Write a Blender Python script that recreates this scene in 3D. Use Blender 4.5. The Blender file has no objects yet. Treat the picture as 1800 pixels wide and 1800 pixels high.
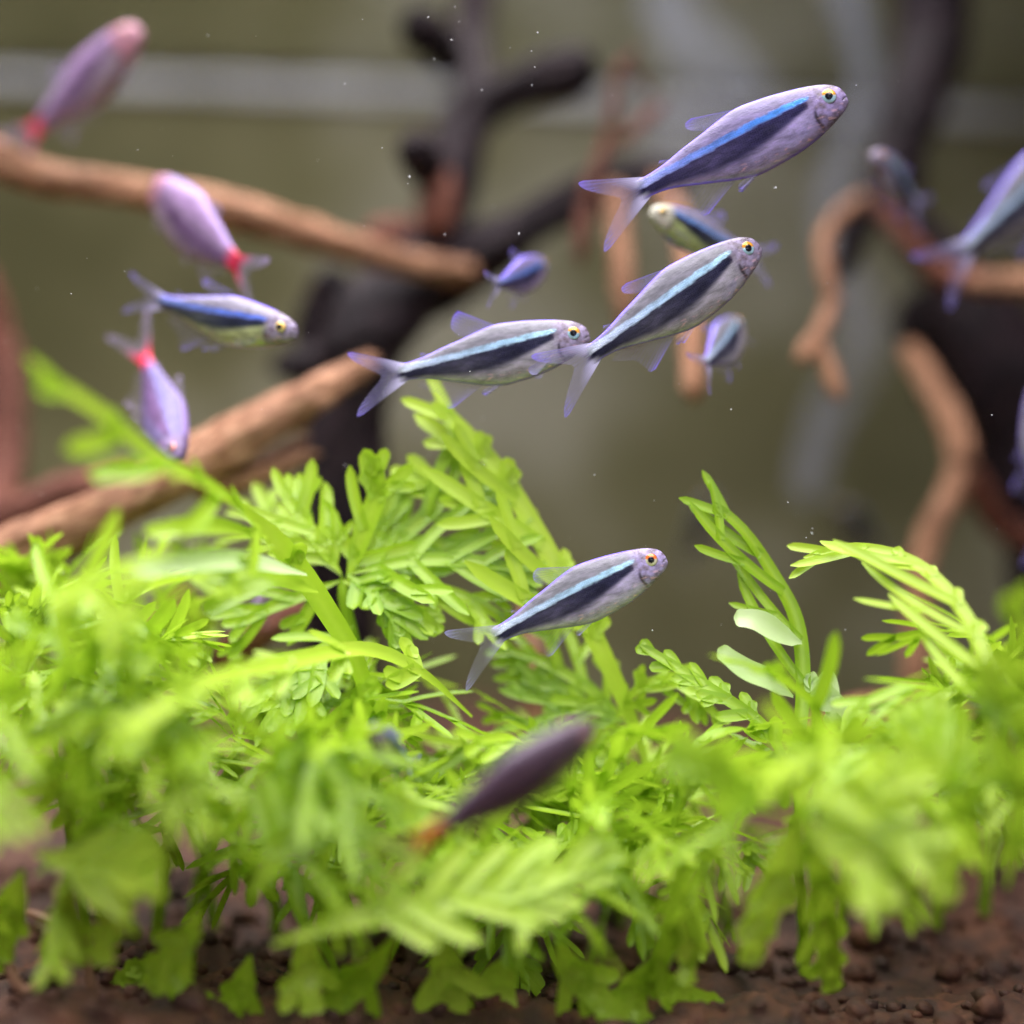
import bpy, math, random
import numpy as np
from mathutils import Vector, Matrix, noise as mnoise

# ------------------------------------------------------------------ camera, world, lamp, exposure
CM = 0.01
S = bpy.context.scene
ROLL = math.radians(2.2)
FOC = 25.0                      # cm from lens to the shoal in focus
K = 0.48                        # picture width / distance

cam_d = bpy.data.cameras.new("camera")
cam_d.sensor_width = 36.0
cam_d.lens = 36.0 / K
cam_d.clip_start = 0.005
cam_d.clip_end = 20.0
cam_d.dof.use_dof = True
cam_d.dof.focus_distance = FOC * CM
cam_d.dof.aperture_fstop = 5.2
cam = bpy.data.objects.new("camera", cam_d)
S.collection.objects.link(cam)
CAM_R = Matrix.Rotation(math.radians(90), 3, 'X') @ Matrix.Rotation(ROLL, 3, 'Z')
cam.matrix_world = CAM_R.to_4x4()
S.camera = cam
CR, CU, CF = CAM_R @ Vector((1, 0, 0)), CAM_R @ Vector((0, 1, 0)), CAM_R @ Vector((0, 0, -1))

world = bpy.data.worlds.new("World")
S.world = world
world.use_nodes = True
bg = world.node_tree.nodes["Background"]
bg.inputs[0].default_value = (0.86, 0.88, 1.0, 1)     # room light round the tank
bg.inputs[1].default_value = 0.30

def area(name, loc, aim, sx, sy, power, col):
    l = bpy.data.lights.new(name, 'AREA')
    l.shape = 'RECTANGLE'; l.size = sx; l.size_y = sy; l.energy = power; l.color = col
    o = bpy.data.objects.new(name, l)
    S.collection.objects.link(o)
    o.location = loc
    d = Vector(aim) - Vector(loc)
    o.rotation_euler = d.to_track_quat('-Z', 'Y').to_euler()
    return o
area("tank_lamp", (-0.08, 0.28, 0.20), (-0.07, 0.285, 0.0), 0.56, 0.32, 4.8, (1.0, 0.965, 1.0))
area("front_fill", (0.12, -0.35, 0.30), (0.0, 0.25, -0.02), 0.55, 0.40, 2.7, (0.88, 0.86, 1.0))  # added soft fill from behind the lens, no lamp seen there

S.view_settings.view_transform = 'Standard'
S.view_settings.look = 'None'
S.view_settings.exposure = 0.0
S.view_settings.gamma = 1.0
S.render.engine = 'CYCLES'
S.cycles.use_denoising = True
S.cycles.max_bounces = 5
S.cycles.diffuse_bounces = 2
S.cycles.glossy_bounces = 2
S.cycles.use_adaptive_sampling = True
S.cycles.adaptive_threshold = 0.02
S.cycles.use_light_tree = False
S.cycles.denoising_prefilter = 'FAST'
S.cycles.transmission_bounces = 4
S.cycles.transparent_max_bounces = 20
S.cycles.caustics_reflective = False
S.cycles.caustics_refractive = False
S.cycles.sample_clamp_indirect = 4.0

# ------------------------------------------------------------------ helpers
def P(px, py, d):
    """photo pixel + distance in cm -> point in metres"""
    x = (px - 900) / 1800 * K * d
    y = (900 - py) / 1800 * K * d
    return (CR * x + CU * y + CF * d) * CM

def link(o):
    S.collection.objects.link(o)
    return o

def empty(name, loc=(0, 0, 0)):
    o = bpy.data.objects.new(name, None)
    o.empty_display_size = 0.005
    o.location = loc
    return link(o)

def tag(o, label=None, cat=None, group=None, kind=None):
    if label: o["label"] = label
    if cat: o["category"] = cat
    if group: o["group"] = group
    if kind: o["kind"] = kind
    return o

def mesh_obj(name, verts, faces, mat, parent=None, attrs=None, uv=None, smooth=True):
    me = bpy.data.meshes.new(name)
    me.from_pydata([tuple(v) for v in verts], [], faces)
    if smooth:
        me.polygons.foreach_set("use_smooth", [True] * len(me.polygons))
    if attrs:
        for k, a in attrs.items():
            at = me.attributes.new(k, 'FLOAT', 'POINT')
            at.data.foreach_set("value", np.asarray(a, dtype=np.float32))
    if uv is not None:
        l = me.uv_layers.new(name="UVMap")
        idx = np.empty(len(me.loops), dtype=np.int32)
        me.loops.foreach_get("vertex_index", idx)
        l.data.foreach_set("uv", np.asarray(uv, dtype=np.float32)[idx].ravel())
    me.materials.append(mat)
    me.update()
    o = link(bpy.data.objects.new(name, me))
    if parent: o.parent = parent
    return o

class NT:
    """small node-tree builder"""
    def __init__(s, name):
        s.m = bpy.data.materials.new(name); s.m.use_nodes = True
        s.t = s.m.node_tree; s.t.nodes.clear()
        s.out = s.t.nodes.new('ShaderNodeOutputMaterial')
    def n(s, typ, ins=None, **kw):
        nd = s.t.nodes.new(typ)
        for k, v in kw.items(): setattr(nd, k, v)
        for k, v in (ins or {}).items():
            if isinstance(v, bpy.types.NodeSocket): s.t.links.new(v, nd.inputs[k])
            else: nd.inputs[k].default_value = v
        return nd
    def mix(s, f, a, b, blend='MIX'):
        nd = s.t.nodes.new('ShaderNodeMix'); nd.data_type = 'RGBA'; nd.blend_type = blend
        for sock, v in ((nd.inputs[0], f), (nd.inputs[6], a), (nd.inputs[7], b)):
            if isinstance(v, bpy.types.NodeSocket): s.t.links.new(v, sock)
            else: sock.default_value = v if not isinstance(v, tuple) or len(v) == 4 else (*v, 1)
        return nd.outputs[2]
    def math(s, op, a, b=0.0, c=0.0, clamp=False):
        nd = s.t.nodes.new('ShaderNodeMath'); nd.operation = op; nd.use_clamp = clamp
        for i, v in enumerate((a, b, c)):
            if isinstance(v, bpy.types.NodeSocket): s.t.links.new(v, nd.inputs[i])
            else: nd.inputs[i].default_value = v
        return nd.outputs[0]
    def attr(s, name): return s.n('ShaderNodeAttribute', attribute_name=name).outputs['Fac']
    def ramp(s, f, stops, interp='LINEAR'):
        nd = s.t.nodes.new('ShaderNodeValToRGB'); nd.color_ramp.interpolation = interp
        e = nd.color_ramp.elements
        while len(e) < len(stops): e.new(0.5)
        for el, (p, c) in zip(e, stops): el.position = p; el.color = (*c, 1)
        s.t.links.new(f, nd.inputs[0])
        return nd.outputs[0]
    def noise(s, vec, scale, detail=3.0, rough=0.55):
        nd = s.n('ShaderNodeTexNoise', {'Scale': scale, 'Detail': detail, 'Roughness': rough})
        if vec is not None: s.t.links.new(vec, nd.inputs['Vector'])
        return nd.outputs[0]
    def surf(s, sock): s.t.links.new(sock, s.out.inputs['Surface']); return s.m

def smooth01(x, a, b):
    t = np.clip((x - a) / (b - a), 0, 1)
    return t * t * (3 - 2 * t)

def catmull(pts, n):
    """resample a polyline of vectors (any dimension) as a smooth curve of n points"""
    p = np.asarray(pts, float)
    if len(p) == 2: return np.linspace(p[0], p[1], n)
    q = np.vstack([2 * p[0] - p[1], p, 2 * p[-1] - p[-2]])
    seg = np.linalg.norm(np.diff(p[:, :3], axis=0), axis=1)
    cum = np.concatenate([[0], np.cumsum(seg)]); cum /= cum[-1]
    out = []
    for s in np.linspace(0, 1, n):
        i = min(int(np.searchsorted(cum, s, side='right')) - 1, len(p) - 2)
        t = (s - cum[i]) / max(cum[i + 1] - cum[i], 1e-9)
        a, b, c, d = q[i], q[i + 1], q[i + 2], q[i + 3]
        out.append(0.5 * ((2 * b) + (c - a) * t + (2 * a - 5 * b + 4 * c - d) * t * t + (3 * b - a - 3 * c + d) * t ** 3))
    return np.array(out)

# ------------------------------------------------------------------ materials
def obj_coord(m, scale=None):
    tc = m.n('ShaderNodeTexCoord')
    if scale is None: return tc.outputs['Object']
    return m.n('ShaderNodeMapping', {'Vector': tc.outputs['Object'], 'Scale': scale}).outputs[0]

def mat_wall():
    m = NT("algae_and_reflection_glass")
    v = obj_coord(m)
    a = m.noise(v, 11, 3, 0.6); b = m.noise(v, 60, 4)
    c = m.ramp(a, [(0.34, (0.078, 0.075, 0.027)), (0.5, (0.150, 0.142, 0.066)), (0.64, (0.31, 0.30, 0.22))])  # film tones; the paler blotches also paint soft reflections on the glass
    c = m.mix(m.math('MULTIPLY', b, 0.35), c, (0.075, 0.075, 0.035))
    p = m.n('ShaderNodeBsdfPrincipled', {'Base Color': c, 'Roughness': 0.45, 'Specular IOR Level': 0.3})
    return m.surf(p.outputs[0])

def mat_soil():
    m = NT("brown_tank_soil")
    v = obj_coord(m)
    a = m.noise(v, 120, 5, 0.7); b = m.n('ShaderNodeTexVoronoi', {'Vector': v, 'Scale': 260.0})
    c = m.ramp(a, [(0.28, (0.012, 0.006, 0.004)), (0.48, (0.060, 0.018, 0.006)), (0.62, (0.17, 0.055, 0.020)), (0.78, (0.22, 0.10, 0.05))])
    c = m.mix(0.5, c, m.ramp(b.outputs['Distance'], [(0.0, (0.11, 0.042, 0.020)), (0.8, (0.014, 0.007, 0.005))]))
    bp = m.n('ShaderNodeBump', {'Height': m.math('ADD', a, m.math('MULTIPLY', b.outputs['Distance'], -0.6)), 'Strength': 0.9, 'Distance': 0.001})
    p = m.n('ShaderNodeBsdfPrincipled', {'Base Color': c, 'Roughness': 0.75, 'Normal': bp.outputs[0]})
    return m.surf(p.outputs[0])

def mat_wood(name, dark, mid, light):
    m = NT(name)
    uv = m.n('ShaderNodeUVMap').outputs[0]
    g = m.n('ShaderNodeMapping', {'Vector': uv, 'Scale': (5.0, 0.9, 1.0)}).outputs[0]
    grain = m.noise(g, 4.0, 6, 0.65)
    v = obj_coord(m)
    blot = m.noise(v, 75, 4, 0.6)
    c = m.ramp(grain, [(0.36, dark), (0.5, mid), (0.64, light)])
    c = m.mix(m.ramp(blot, [(0.42, (0, 0, 0)), (0.62, (0.75, 0.75, 0.75))]), c, tuple(0.45 * x for x in mid))
    bp = m.n('ShaderNodeBump', {'Height': m.math('ADD', grain, blot), 'Strength': 0.7, 'Distance': 0.0012})
    p = m.n('ShaderNodeBsdfPrincipled', {'Base Color': c, 'Roughness': 0.6, 'Specular IOR Level': 0.15, 'Normal': bp.outputs[0]})
    return m.surf(p.outputs[0])

def mat_leaf(name, dark, mid, light, trans=0.38):
    m = NT(name)
    oi = m.n('ShaderNodeObjectInfo').outputs['Random']
    v = obj_coord(m)
    a = m.noise(v, 120, 3)
    edge = m.attr("edge")
    f = m.math('ADD', m.math('MULTIPLY', oi, 0.55), m.math('MULTIPLY', a, 0.55))
    c = m.ramp(f, [(0.15, dark), (0.5, mid), (0.9, light)])
    c = m.mix(m.math('MULTIPLY', m.math('SUBTRACT', 1.0, edge), 0.35), c, light)   # paler midrib
    bp = m.n('ShaderNodeBump', {'Height': a, 'Strength': 0.25, 'Distance': 0.0006})
    p = m.n('ShaderNodeBsdfPrincipled', {'Base Color': c, 'Roughness': 0.36, 'Specular IOR Level': 0.45, 'Normal': bp.outputs[0]})
    t = m.n('ShaderNodeBsdfTranslucent', {'Color': m.mix(0.5, c, (0.50, 0.78, 0.04))})
    x = m.n('ShaderNodeMixShader', {0: trans, 1: p.outputs[0], 2: t.outputs[0]})
    return m.surf(x.outputs[0])

def mat_body(name, q):
    m = NT(name)
    uv = m.n('ShaderNodeUVMap').outputs[0]
    sc = m.n('ShaderNodeMapping', {'Vector': uv, 'Scale': (95.0, 110.0, 1.0)}).outputs[0]
    vor = m.n('ShaderNodeTexVoronoi', {'Vector': sc, 'Scale': 1.0, 'Randomness': 0.55}).outputs['Distance']
    fine = m.noise(uv, 55, 4, 0.65)
    big = m.noise(uv, 13, 3, 0.6)
    t = m.n('ShaderNodeSeparateXYZ', {0: uv}).outputs[0]
    back = m.mix(m.math('MULTIPLY', big, 0.6), q['back'], q['back2'])
    bel = m.mix(big, q['belly'], q['belly2'])
    c = m.mix(m.attr("belly"), back, bel)
    c = m.mix(m.attr("dark"), c, m.mix(fine, q['dark'], q['dark2']))
    st = m.ramp(t, [(0.12, q['stripe'][0]), (0.45, q['stripe'][1]), (0.8, q['stripe'][2]), (1.0, q['stripe'][3])])
    st = m.mix(m.math('MULTIPLY', vor, 0.55, clamp=True), st, tuple(0.55 * x for x in q['stripe'][0]))
    c = m.mix(m.attr("stripe"), c, st)
    ve = m.n('ShaderNodeTexVoronoi', {'Vector': sc, 'Scale': 1.0, 'Randomness': 0.45}, feature='DISTANCE_TO_EDGE').outputs['Distance']
    edge = m.ramp(ve, [(0.0, (1, 1, 1)), (0.16, (0, 0, 0))])
    c = m.mix(m.math('MULTIPLY', m.math('MULTIPLY', edge, m.math('SUBTRACT', 1.0, m.attr("head"), clamp=True)), 0.22), c, q['back2'])
    pearl = m.ramp(m.noise(m.n('ShaderNodeMapping', {'Vector': uv, 'Scale': (9.0, 30.0, 1.0)}).outputs[0], 1.0, 5, 0.7), [(0.36, (0.62, 0.62, 0.62)), (0.52, (1, 1, 1)), (0.68, (1.35, 1.3, 1.4))])
    c = m.mix(1.0, c, pearl, 'MULTIPLY')
    c = m.mix(m.attr("rim"), c, q['rim'])
    c = m.mix(m.attr("head"), c, m.mix(m.ramp(m.noise(uv, 20, 4, 0.6), [(0.40, (0, 0, 0)), (0.62, (1, 1, 1))]), q['head'], q['head2']))
    c = m.mix(m.attr("gill"), c, q['gill'])
    spk = m.ramp(m.noise(m.n('ShaderNodeMapping', {'Vector': uv, 'Scale': (22.0, 60.0, 1.0)}).outputs[0], 1.0, 3), [(0.56, (0, 0, 0)), (0.64, (1, 1, 1))])
    c = m.mix(m.math('MULTIPLY', m.math('MULTIPLY', spk, m.attr("low")), 0.8), c, q['spark'])  # pinkish glints of light painted on the lower flank and cheek
    c = m.mix(m.attr("spot"), c, q['spot'])
    bp = m.n('ShaderNodeBump', {'Height': m.math('ADD', m.math('MULTIPLY', vor, 0.6), m.math('MULTIPLY', fine, 0.3)), 'Strength': 0.3, 'Distance': 0.0002})
    met = m.math('ADD', m.math('MULTIPLY', m.attr("stripe"), 0.35), m.math('MULTIPLY', m.attr("belly"), 0.28))
    rough = m.math('ADD', 0.24, m.math('MULTIPLY', fine, 0.15))
    p = m.n('ShaderNodeBsdfPrincipled', {'Base Color': c, 'Roughness': rough, 'Metallic': met, 'Specular IOR Level': m.math('SUBTRACT', 0.36, m.math('MULTIPLY', m.attr("dark"), 0.30)),
                                         'Normal': bp.outputs[0], 'Coat Weight': 0.06, 'Coat Roughness': 0.10})
    tr = m.n('ShaderNodeBsdfTransparent')
    return m.surf(m.n('ShaderNodeMixShader', {0: m.attr("fade"), 1: p.outputs[0], 2: tr.outputs[0]}).outputs[0])

def mat_fin(name, col, edge_col, base_alpha, root_col=(0.62, 0.58, 0.86), mid_col=(0.01, 0.01, 0.05)):
    m = NT(name)
    u = m.attr("ray"); v = m.attr("out"); e = m.attr("edge")
    r = m.math('POWER', m.math('ABSOLUTE', m.math('SINE', m.math('MULTIPLY', u, math.pi))), 3.0)
    uv = m.n('ShaderNodeUVMap').outputs[0]
    nz = m.noise(uv, 26, 3)
    a = m.math('ADD', m.math('MULTIPLY', r, 0.16), m.math('ADD', base_alpha, m.math('MULTIPLY', nz, 0.12)))
    a = m.math('ADD', a, m.math('MULTIPLY', m.math('POWER', m.math('SUBTRACT', 1.0, v), 2.0), 0.12))
    dn = m.attr('dense')
    a = m.math('ADD', a, dn)
    a = m.math('ADD', a, m.math('MULTIPLY', e, 0.75), clamp=True)
    a = m.math('MAXIMUM', a, 0.015)
    c = m.mix(m.math('MULTIPLY', dn, 1.4, clamp=True), m.mix(e, col, edge_col), m.mix(m.attr('mid'), root_col, mid_col))
    p = m.n('ShaderNodeBsdfPrincipled', {'Base Color': c, 'Roughness': 0.35, 'Specular IOR Level': 0.4})
    tl = m.n('ShaderNodeBsdfTranslucent', {'Color': c})
    ps = m.n('ShaderNodeMixShader', {0: 0.4, 1: p.outputs[0], 2: tl.outputs[0]})
    tr = m.n('ShaderNodeBsdfTransparent')
    return m.surf(m.n('ShaderNodeMixShader', {0: a, 1: tr.outputs[0], 2: ps.outputs[0]}).outputs[0])

def mat_iris(name, top, low):
    m = NT(name)
    v = m.n('ShaderNodeTexCoord').outputs['Object']
    h = m.attr("ih"); r = m.attr("ir")
    c = m.ramp(h, [(0.0, low), (0.50, low), (0.66, top), (1.0, top)])
    c = m.mix(m.ramp(r, [(0.86, (0, 0, 0)), (0.99, (1, 1, 1))]), c, (0.20, 0.16, 0.20))
    c = m.mix(m.math('MULTIPLY', m.noise(v, 3000, 3), 0.4), c, tuple(0.4 * x for x in top))
    p = m.n('ShaderNodeBsdfPrincipled', {'Base Color': c, 'Roughness': 0.18, 'Metallic': 0.25, 'Coat Weight': 0.4, 'Coat Roughness': 0.04})
    return m.surf(p.outputs[0])

def mat_plain(name, col, rough=0.5, nscale=200, var=0.25, **kw):
    m = NT(name)
    a = m.noise(obj_coord(m), nscale, 3)
    c = m.mix(m.math('MULTIPLY', a, var * 2), col, tuple(0.5 * x for x in col))
    ins = {'Base Color': c, 'Roughness': rough}
    ins.update(kw)
    return m.surf(m.n('ShaderNodeBsdfPrincipled', ins).outputs[0])

def mat_water():
    m = NT("water_underside")
    v = obj_coord(m)
    bp = m.n('ShaderNodeBump', {'Height': m.noise(v, 25, 2), 'Strength': 0.10, 'Distance': 0.01})
    fr = m.n('ShaderNodeFresnel', {'IOR': 1.33})
    g = m.n('ShaderNodeBsdfGlossy', {'Color': (0.93, 0.95, 0.98, 1), 'Roughness': 0.06, 'Normal': bp.outputs[0]})
    t = m.n('ShaderNodeBsdfTransparent')
    return m.surf(m.n('ShaderNodeMixShader', {0: fr.outputs[0], 1: t.outputs[0], 2: g.outputs[0]}).outputs[0])

def mat_streak():
    m = NT("milky_reflection")
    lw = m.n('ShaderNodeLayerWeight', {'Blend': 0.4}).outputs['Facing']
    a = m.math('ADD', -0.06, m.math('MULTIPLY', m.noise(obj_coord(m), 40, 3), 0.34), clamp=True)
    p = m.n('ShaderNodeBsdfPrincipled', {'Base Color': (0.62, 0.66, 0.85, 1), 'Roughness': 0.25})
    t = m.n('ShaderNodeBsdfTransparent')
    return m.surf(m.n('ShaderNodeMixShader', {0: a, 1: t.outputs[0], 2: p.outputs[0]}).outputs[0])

M = dict(
    wall=mat_wall(), soil=mat_soil(), water=mat_water(), streak=mat_streak(),
    wood=mat_wood("tan_driftwood", (0.17, 0.068, 0.034), (0.42, 0.205, 0.115), (0.66, 0.39, 0.24)),
    wood_red=mat_wood("reddish_driftwood", (0.07, 0.022, 0.016), (0.19, 0.066, 0.042), (0.33, 0.14, 0.09)),
    wood_dark=mat_wood("dark_driftwood", (0.006, 0.004, 0.006), (0.017, 0.010, 0.013), (0.042, 0.022, 0.025)),
    leaf=mat_leaf("water_sprite_leaf", (0.16, 0.31, 0.010), (0.31, 0.49, 0.018), (0.48, 0.64, 0.06)),
    leaf_pale=mat_leaf("pale_and_highlit_leaf", (0.34, 0.50, 0.16), (0.50, 0.66, 0.28), (0.68, 0.80, 0.45)),  # pale leaves, also leaflets with the lamp's highlight painted in
    strip=mat_plain("pale_meniscus_reflection", (0.42, 0.42, 0.45), 0.5, 40, 0.45),
    pupil=mat_plain("black_pupil", (0.004, 0.004, 0.008), 0.08, 100, 0.1),
    speck=mat_plain("white_specks", (0.8, 0.8, 0.85), 0.5),
    root=mat_plain("tan_root", (0.34, 0.17, 0.09), 0.6, 400, 0.4),
)

# ------------------------------------------------------------------ setting: soil, back wall, water surface
WALL_D = 45.0
def soil_z(x, y):
    """soil height in cm at x,y in cm"""
    z = -5.62 + 1.5 * smooth01(np.array(y), 25.0, 44.0)
    z += 0.75 * math.exp(-((x - 6.5) ** 2) / 8 - ((y - 31) ** 2) / 6)
    z += 0.30 * mnoise.noise(Vector((x * 0.55, y * 0.55, 1.7))) + 0.20 * mnoise.noise(Vector((x * 1.6, y * 1.6, 4.2)))
    z += 0.12 * mnoise.noise(Vector((x * 4.2, y * 4.2, 7.7)))
    return float(z)

def build_soil():
    xs = np.concatenate([np.linspace(-34, -9, 26)[:-1], np.linspace(-9, 9, 141), np.linspace(9, 34, 26)[1:]])
    ys = np.concatenate([np.linspace(10, 19, 10)[:-1], np.linspace(19, 32, 101), np.linspace(32, 45.2, 30)[1:]])
    V, F = [], []
    for y in ys:
        for x in xs: V.append((x * CM, y * CM, soil_z(x, y) * CM))
    nx = len(xs)
    for j in range(len(ys) - 1):
        for i in range(nx - 1):
            a = j * nx + i
            F.append((a, a + 1, a + nx + 1, a + nx))
    o = mesh_obj("soil", V, F, M['soil'])
    tag(o, "lumpy reddish brown soil on the tank bottom", "soil", kind="structure")
build_soil()

def box(name, lo, hi, mat, parent=None):
    x0, y0, z0 = lo; x1, y1, z1 = hi
    V = [(x, y, z) for x in (x0, x1) for y in (y0, y1) for z in (z0, z1)]
    F = [(0, 1, 3, 2), (4, 6, 7, 5), (0, 4, 5, 1), (2, 3, 7, 6), (0, 2, 6, 4), (1, 5, 7, 3)]
    return mesh_obj(name, [tuple(c * CM for c in v) for v in V], F, mat, parent, smooth=False)

WATER_Z = 8.75
wall = box("back_wall", (-36, WALL_D, -7), (36, WALL_D + 0.6, 22), M['wall'])
tag(wall, "olive rear pane of the aquarium with algae film and painted reflections", "wall", kind="structure")
# water surface seen from below
V, F = [], []
nx, ny = 60, 40
for j in range(ny + 1):
    for i in range(nx + 1):
        x = -36 + 72 * i / nx; y = 6 + (WALL_D - 6.02) * j / ny
        z = WATER_Z + 0.035 * mnoise.noise(Vector((x * 0.35, y * 0.35, 9)))
        V.append((x * CM, y * CM, z * CM))
for j in range(ny):
    for i in range(nx):
        a = j * (nx + 1) + i
        F.append((a, a + 1, a + nx + 2, a + nx + 1))
tag(mesh_obj("water_surface", V, F, M['water']), "mirroring underside of the water surface", "water", kind="structure")
# meniscus reflecting the lamp, its brightness put into a pale uneven ridge
V, F = [], []
n = 160
for i in range(n + 1):
    x = -36 + 72 * i / n
    up = 0.06 + 0.05 * mnoise.noise(Vector((x * 0.4, 0, 3))); dn = 0.11 + 0.09 * mnoise.noise(Vector((x * 0.5, 5, 3)))
    for (dy, dz) in ((0.0, up), (-0.07, up * 0.5), (-0.10, -0.05), (-0.06, -dn * 0.7), (0.0, -dn)):
        V.append((x * CM, (WALL_D - 0.02 + dy) * CM, (WATER_Z - 0.12 + dz) * CM))
for i in range(n):
    for k in range(4):
        a = i * 5 + k
        F.append((a, a + 5, a + 6, a + 1))
tag(mesh_obj("waterline", V, F, M['strip']), "pale painted meniscus reflection along the rear pane at the water level", "waterline", kind="structure")

# ------------------------------------------------------------------ driftwood
def branch(name, pts, mat, parent, sides=20, rough=0.22, seed=0, n=None):
    """pts: (px, py, d, radius_cm)"""
    q = np.array([[*P(a, b, c), r * CM] for a, b, c, r in pts])
    L = np.sum(np.linalg.norm(np.diff(q[:, :3], axis=0), axis=1))
    n = n or max(16, int(L / 0.0013))
    c = catmull(q, n)
    V, F, UV = [], [], []
    up = Vector((0.13, 0.3, 0.94))
    acc = 0.0
    for i in range(n):
        p = Vector(c[i, :3]); r = max(c[i, 3], 0.0002)
        t = Vector(c[min(i + 1, n - 1), :3] - c[max(i - 1, 0), :3]).normalized()
        side = t.cross(up)
        if side.length < 0.05: side = t.cross(Vector((1, 0, 0)))
        side.normalize(); nn = side.cross(t).normalized()
        if i: acc += (p - Vector(c[i - 1, :3])).length
        end = min(1.0, math.sqrt(max(0.0, 1 - (1 - min(i, n - 1 - i) / 2.5) ** 2)) if min(i, n - 1 - i) < 2.5 else 1.0)
        for k in range(sides + 1):
            a = 2 * math.pi * (k % sides) / sides
            d = side * math.cos(a) + nn * math.sin(a)
            w = mnoise.noise(Vector((math.cos(a) * 1.5 + seed, math.sin(a) * 1.5, acc / (r * 5)))) * 1.2
            w += 0.7 * mnoise.noise(Vector((math.cos(a) * 3 + seed, math.sin(a) * 3 + 7, acc / (r * 2.4))))
            V.append(p + d * r * end * (1 + rough * w))
            UV.append((k / sides, acc / 0.012))
    for i in range(n - 1):
        for k in range(sides):
            a = i * (sides + 1) + k
            F.append((a, a + 1, a + sides + 2, a + sides + 1))
    F.append(tuple(range(sides, -1, -1)))
    F.append(tuple(range((n - 1) * (sides + 1), n * (sides + 1))))
    loc = parent.location
    return mesh_obj(name, [v - loc for v in V], F, mat, parent, uv=UV)

# centre root: hangs down from above the water, long arm to the edge of the tank
w = empty("driftwood_root", P(770, 440, 33))
tag(w, "dark upright driftwood root with a pale arm, behind the shoal", "driftwood")
D = M['wood_dark']
branch("trunk", [(845, 150, 35, .36), (830, 200, 34.8, .40), (800, 290, 34.3, .44), (775, 380, 33.8, .42), (755, 450, 33.4, .46), (700, 520, 33, .62), (640, 600, 32.6, .66), (610, 720, 32.6, .60), (600, 900, 32.6, .55), (600, 1250, 33, .6)], D, w, seed=1)
branch("stub_or_mirrored_stub", [(800, 270, 34.6, .30), (850, 195, 34.8, .36), (930, 150, 34.6, .38), (1010, 125, 34.2, .40), (1052, 118, 34, .30)], D, w, seed=2)
branch("trunk", [(838, 215, 35, .30), (836, 150, 36.6, .34), (832, 90, 38, .33), (828, 20, 40, .32), (826, -60, 42, .3)], D, w, seed=22)
branch("stub_or_mirrored_stub", [(775, 330, 33.9, .25), (750, 300, 33.2, .30), (733, 262, 32.4, .33), (728, 245, 32.2, .25)], D, w, seed=3)
branch("stub_or_mirrored_stub", [(800, 120, 36, .25), (765, 70, 34.8, .34), (742, 52, 34.2, .38), (733, 30, 34, .34), (728, 8, 33.9, .2)], D, w, seed=23)  # solid copy of the lower knob in place of its water-surface reflection
branch("arm", [(-900, 420, 30, .42), (-600, 300, 30, .38), (-300, 220, 30.2, .34), (-60, 262, 30.6, .30), (60, 308, 30.8, .26), (200, 332, 31, .25), (330, 352, 31.2, .25), (440, 380, 31.4, .27), (560, 418, 31.7, .24), (680, 453, 32, .21), (790, 476, 32.4, .20), (830, 480, 33, .2)], M['wood'], w, seed=4)
branch("arm", [(640, 560, 33, .5), (760, 500, 33.4, .52), (850, 440, 33.4, .46), (930, 395, 33.6, .38), (1010, 350, 33.8, .36), (1085, 322, 34, .38), (1150, 310, 34.4, .33), (1210, 320, 35, .2)], D, w, seed=5)
branch("bough", [(640, 430, 33.4, .34), (700, 420, 33.6, .36), (760, 430, 33.5, .36)], M['wood_red'], w, seed=6)
branch("bough", [(775, 300, 33.6, .24), (770, 360, 33.2, .30), (765, 420, 33, .28)], M['wood_red'], w, seed=26)
branch("twig", [(1125, 80, 33, .05), (1085, 130, 32.8, .08), (1078, 200, 32.6, .09), (1060, 270, 32.4, .10), (1035, 330, 32.2, .11), (1025, 390, 32, .12), (1020, 445, 31.8, .10), (1018, 470, 31.8, .05)], M['wood_red'], w, seed=7)
branch("twig", [(1075, 260, 32.6, .06), (1110, 235, 32.8, .08), (1140, 205, 33, .10), (1168, 180, 33.2, .07)], M['wood_red'], w, seed=8)
branch("twig", [(1080, 150, 32.8, .06), (1105, 120, 33, .07), (1130, 145, 33.2, .06), (1150, 170, 33.4, .04)], M['wood_red'], w, seed=9)
branch("twig", [(1080, 320, 33.4, .16), (1088, 400, 32.6, .17), (1092, 480, 32.2, .17), (1100, 540, 32, .16), (1110, 620, 32, .1)], M['wood'], w, seed=10)
branch("twig", [(640, 610, 32.2, .2), (555, 640, 32.6, .3), (480, 640, 33.5, .2)], D, w, seed=11)
branch("bough", [(600, 470, 33.6, .30), (560, 560, 33.8, .36), (560, 640, 33.6, .34)], D, w, seed=12)
# short twig hanging behind the middle tetra
branch("twig", [(1150, 312, 34.3, .2), (1195, 390, 32.6, .16), (1212, 480, 31.2, .15), (1216, 560, 30.4, .16), (1216, 640, 30, .17), (1218, 690, 29.8, .17), (1220, 712, 29.8, .12)], M['wood'], w, seed=13)

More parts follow.
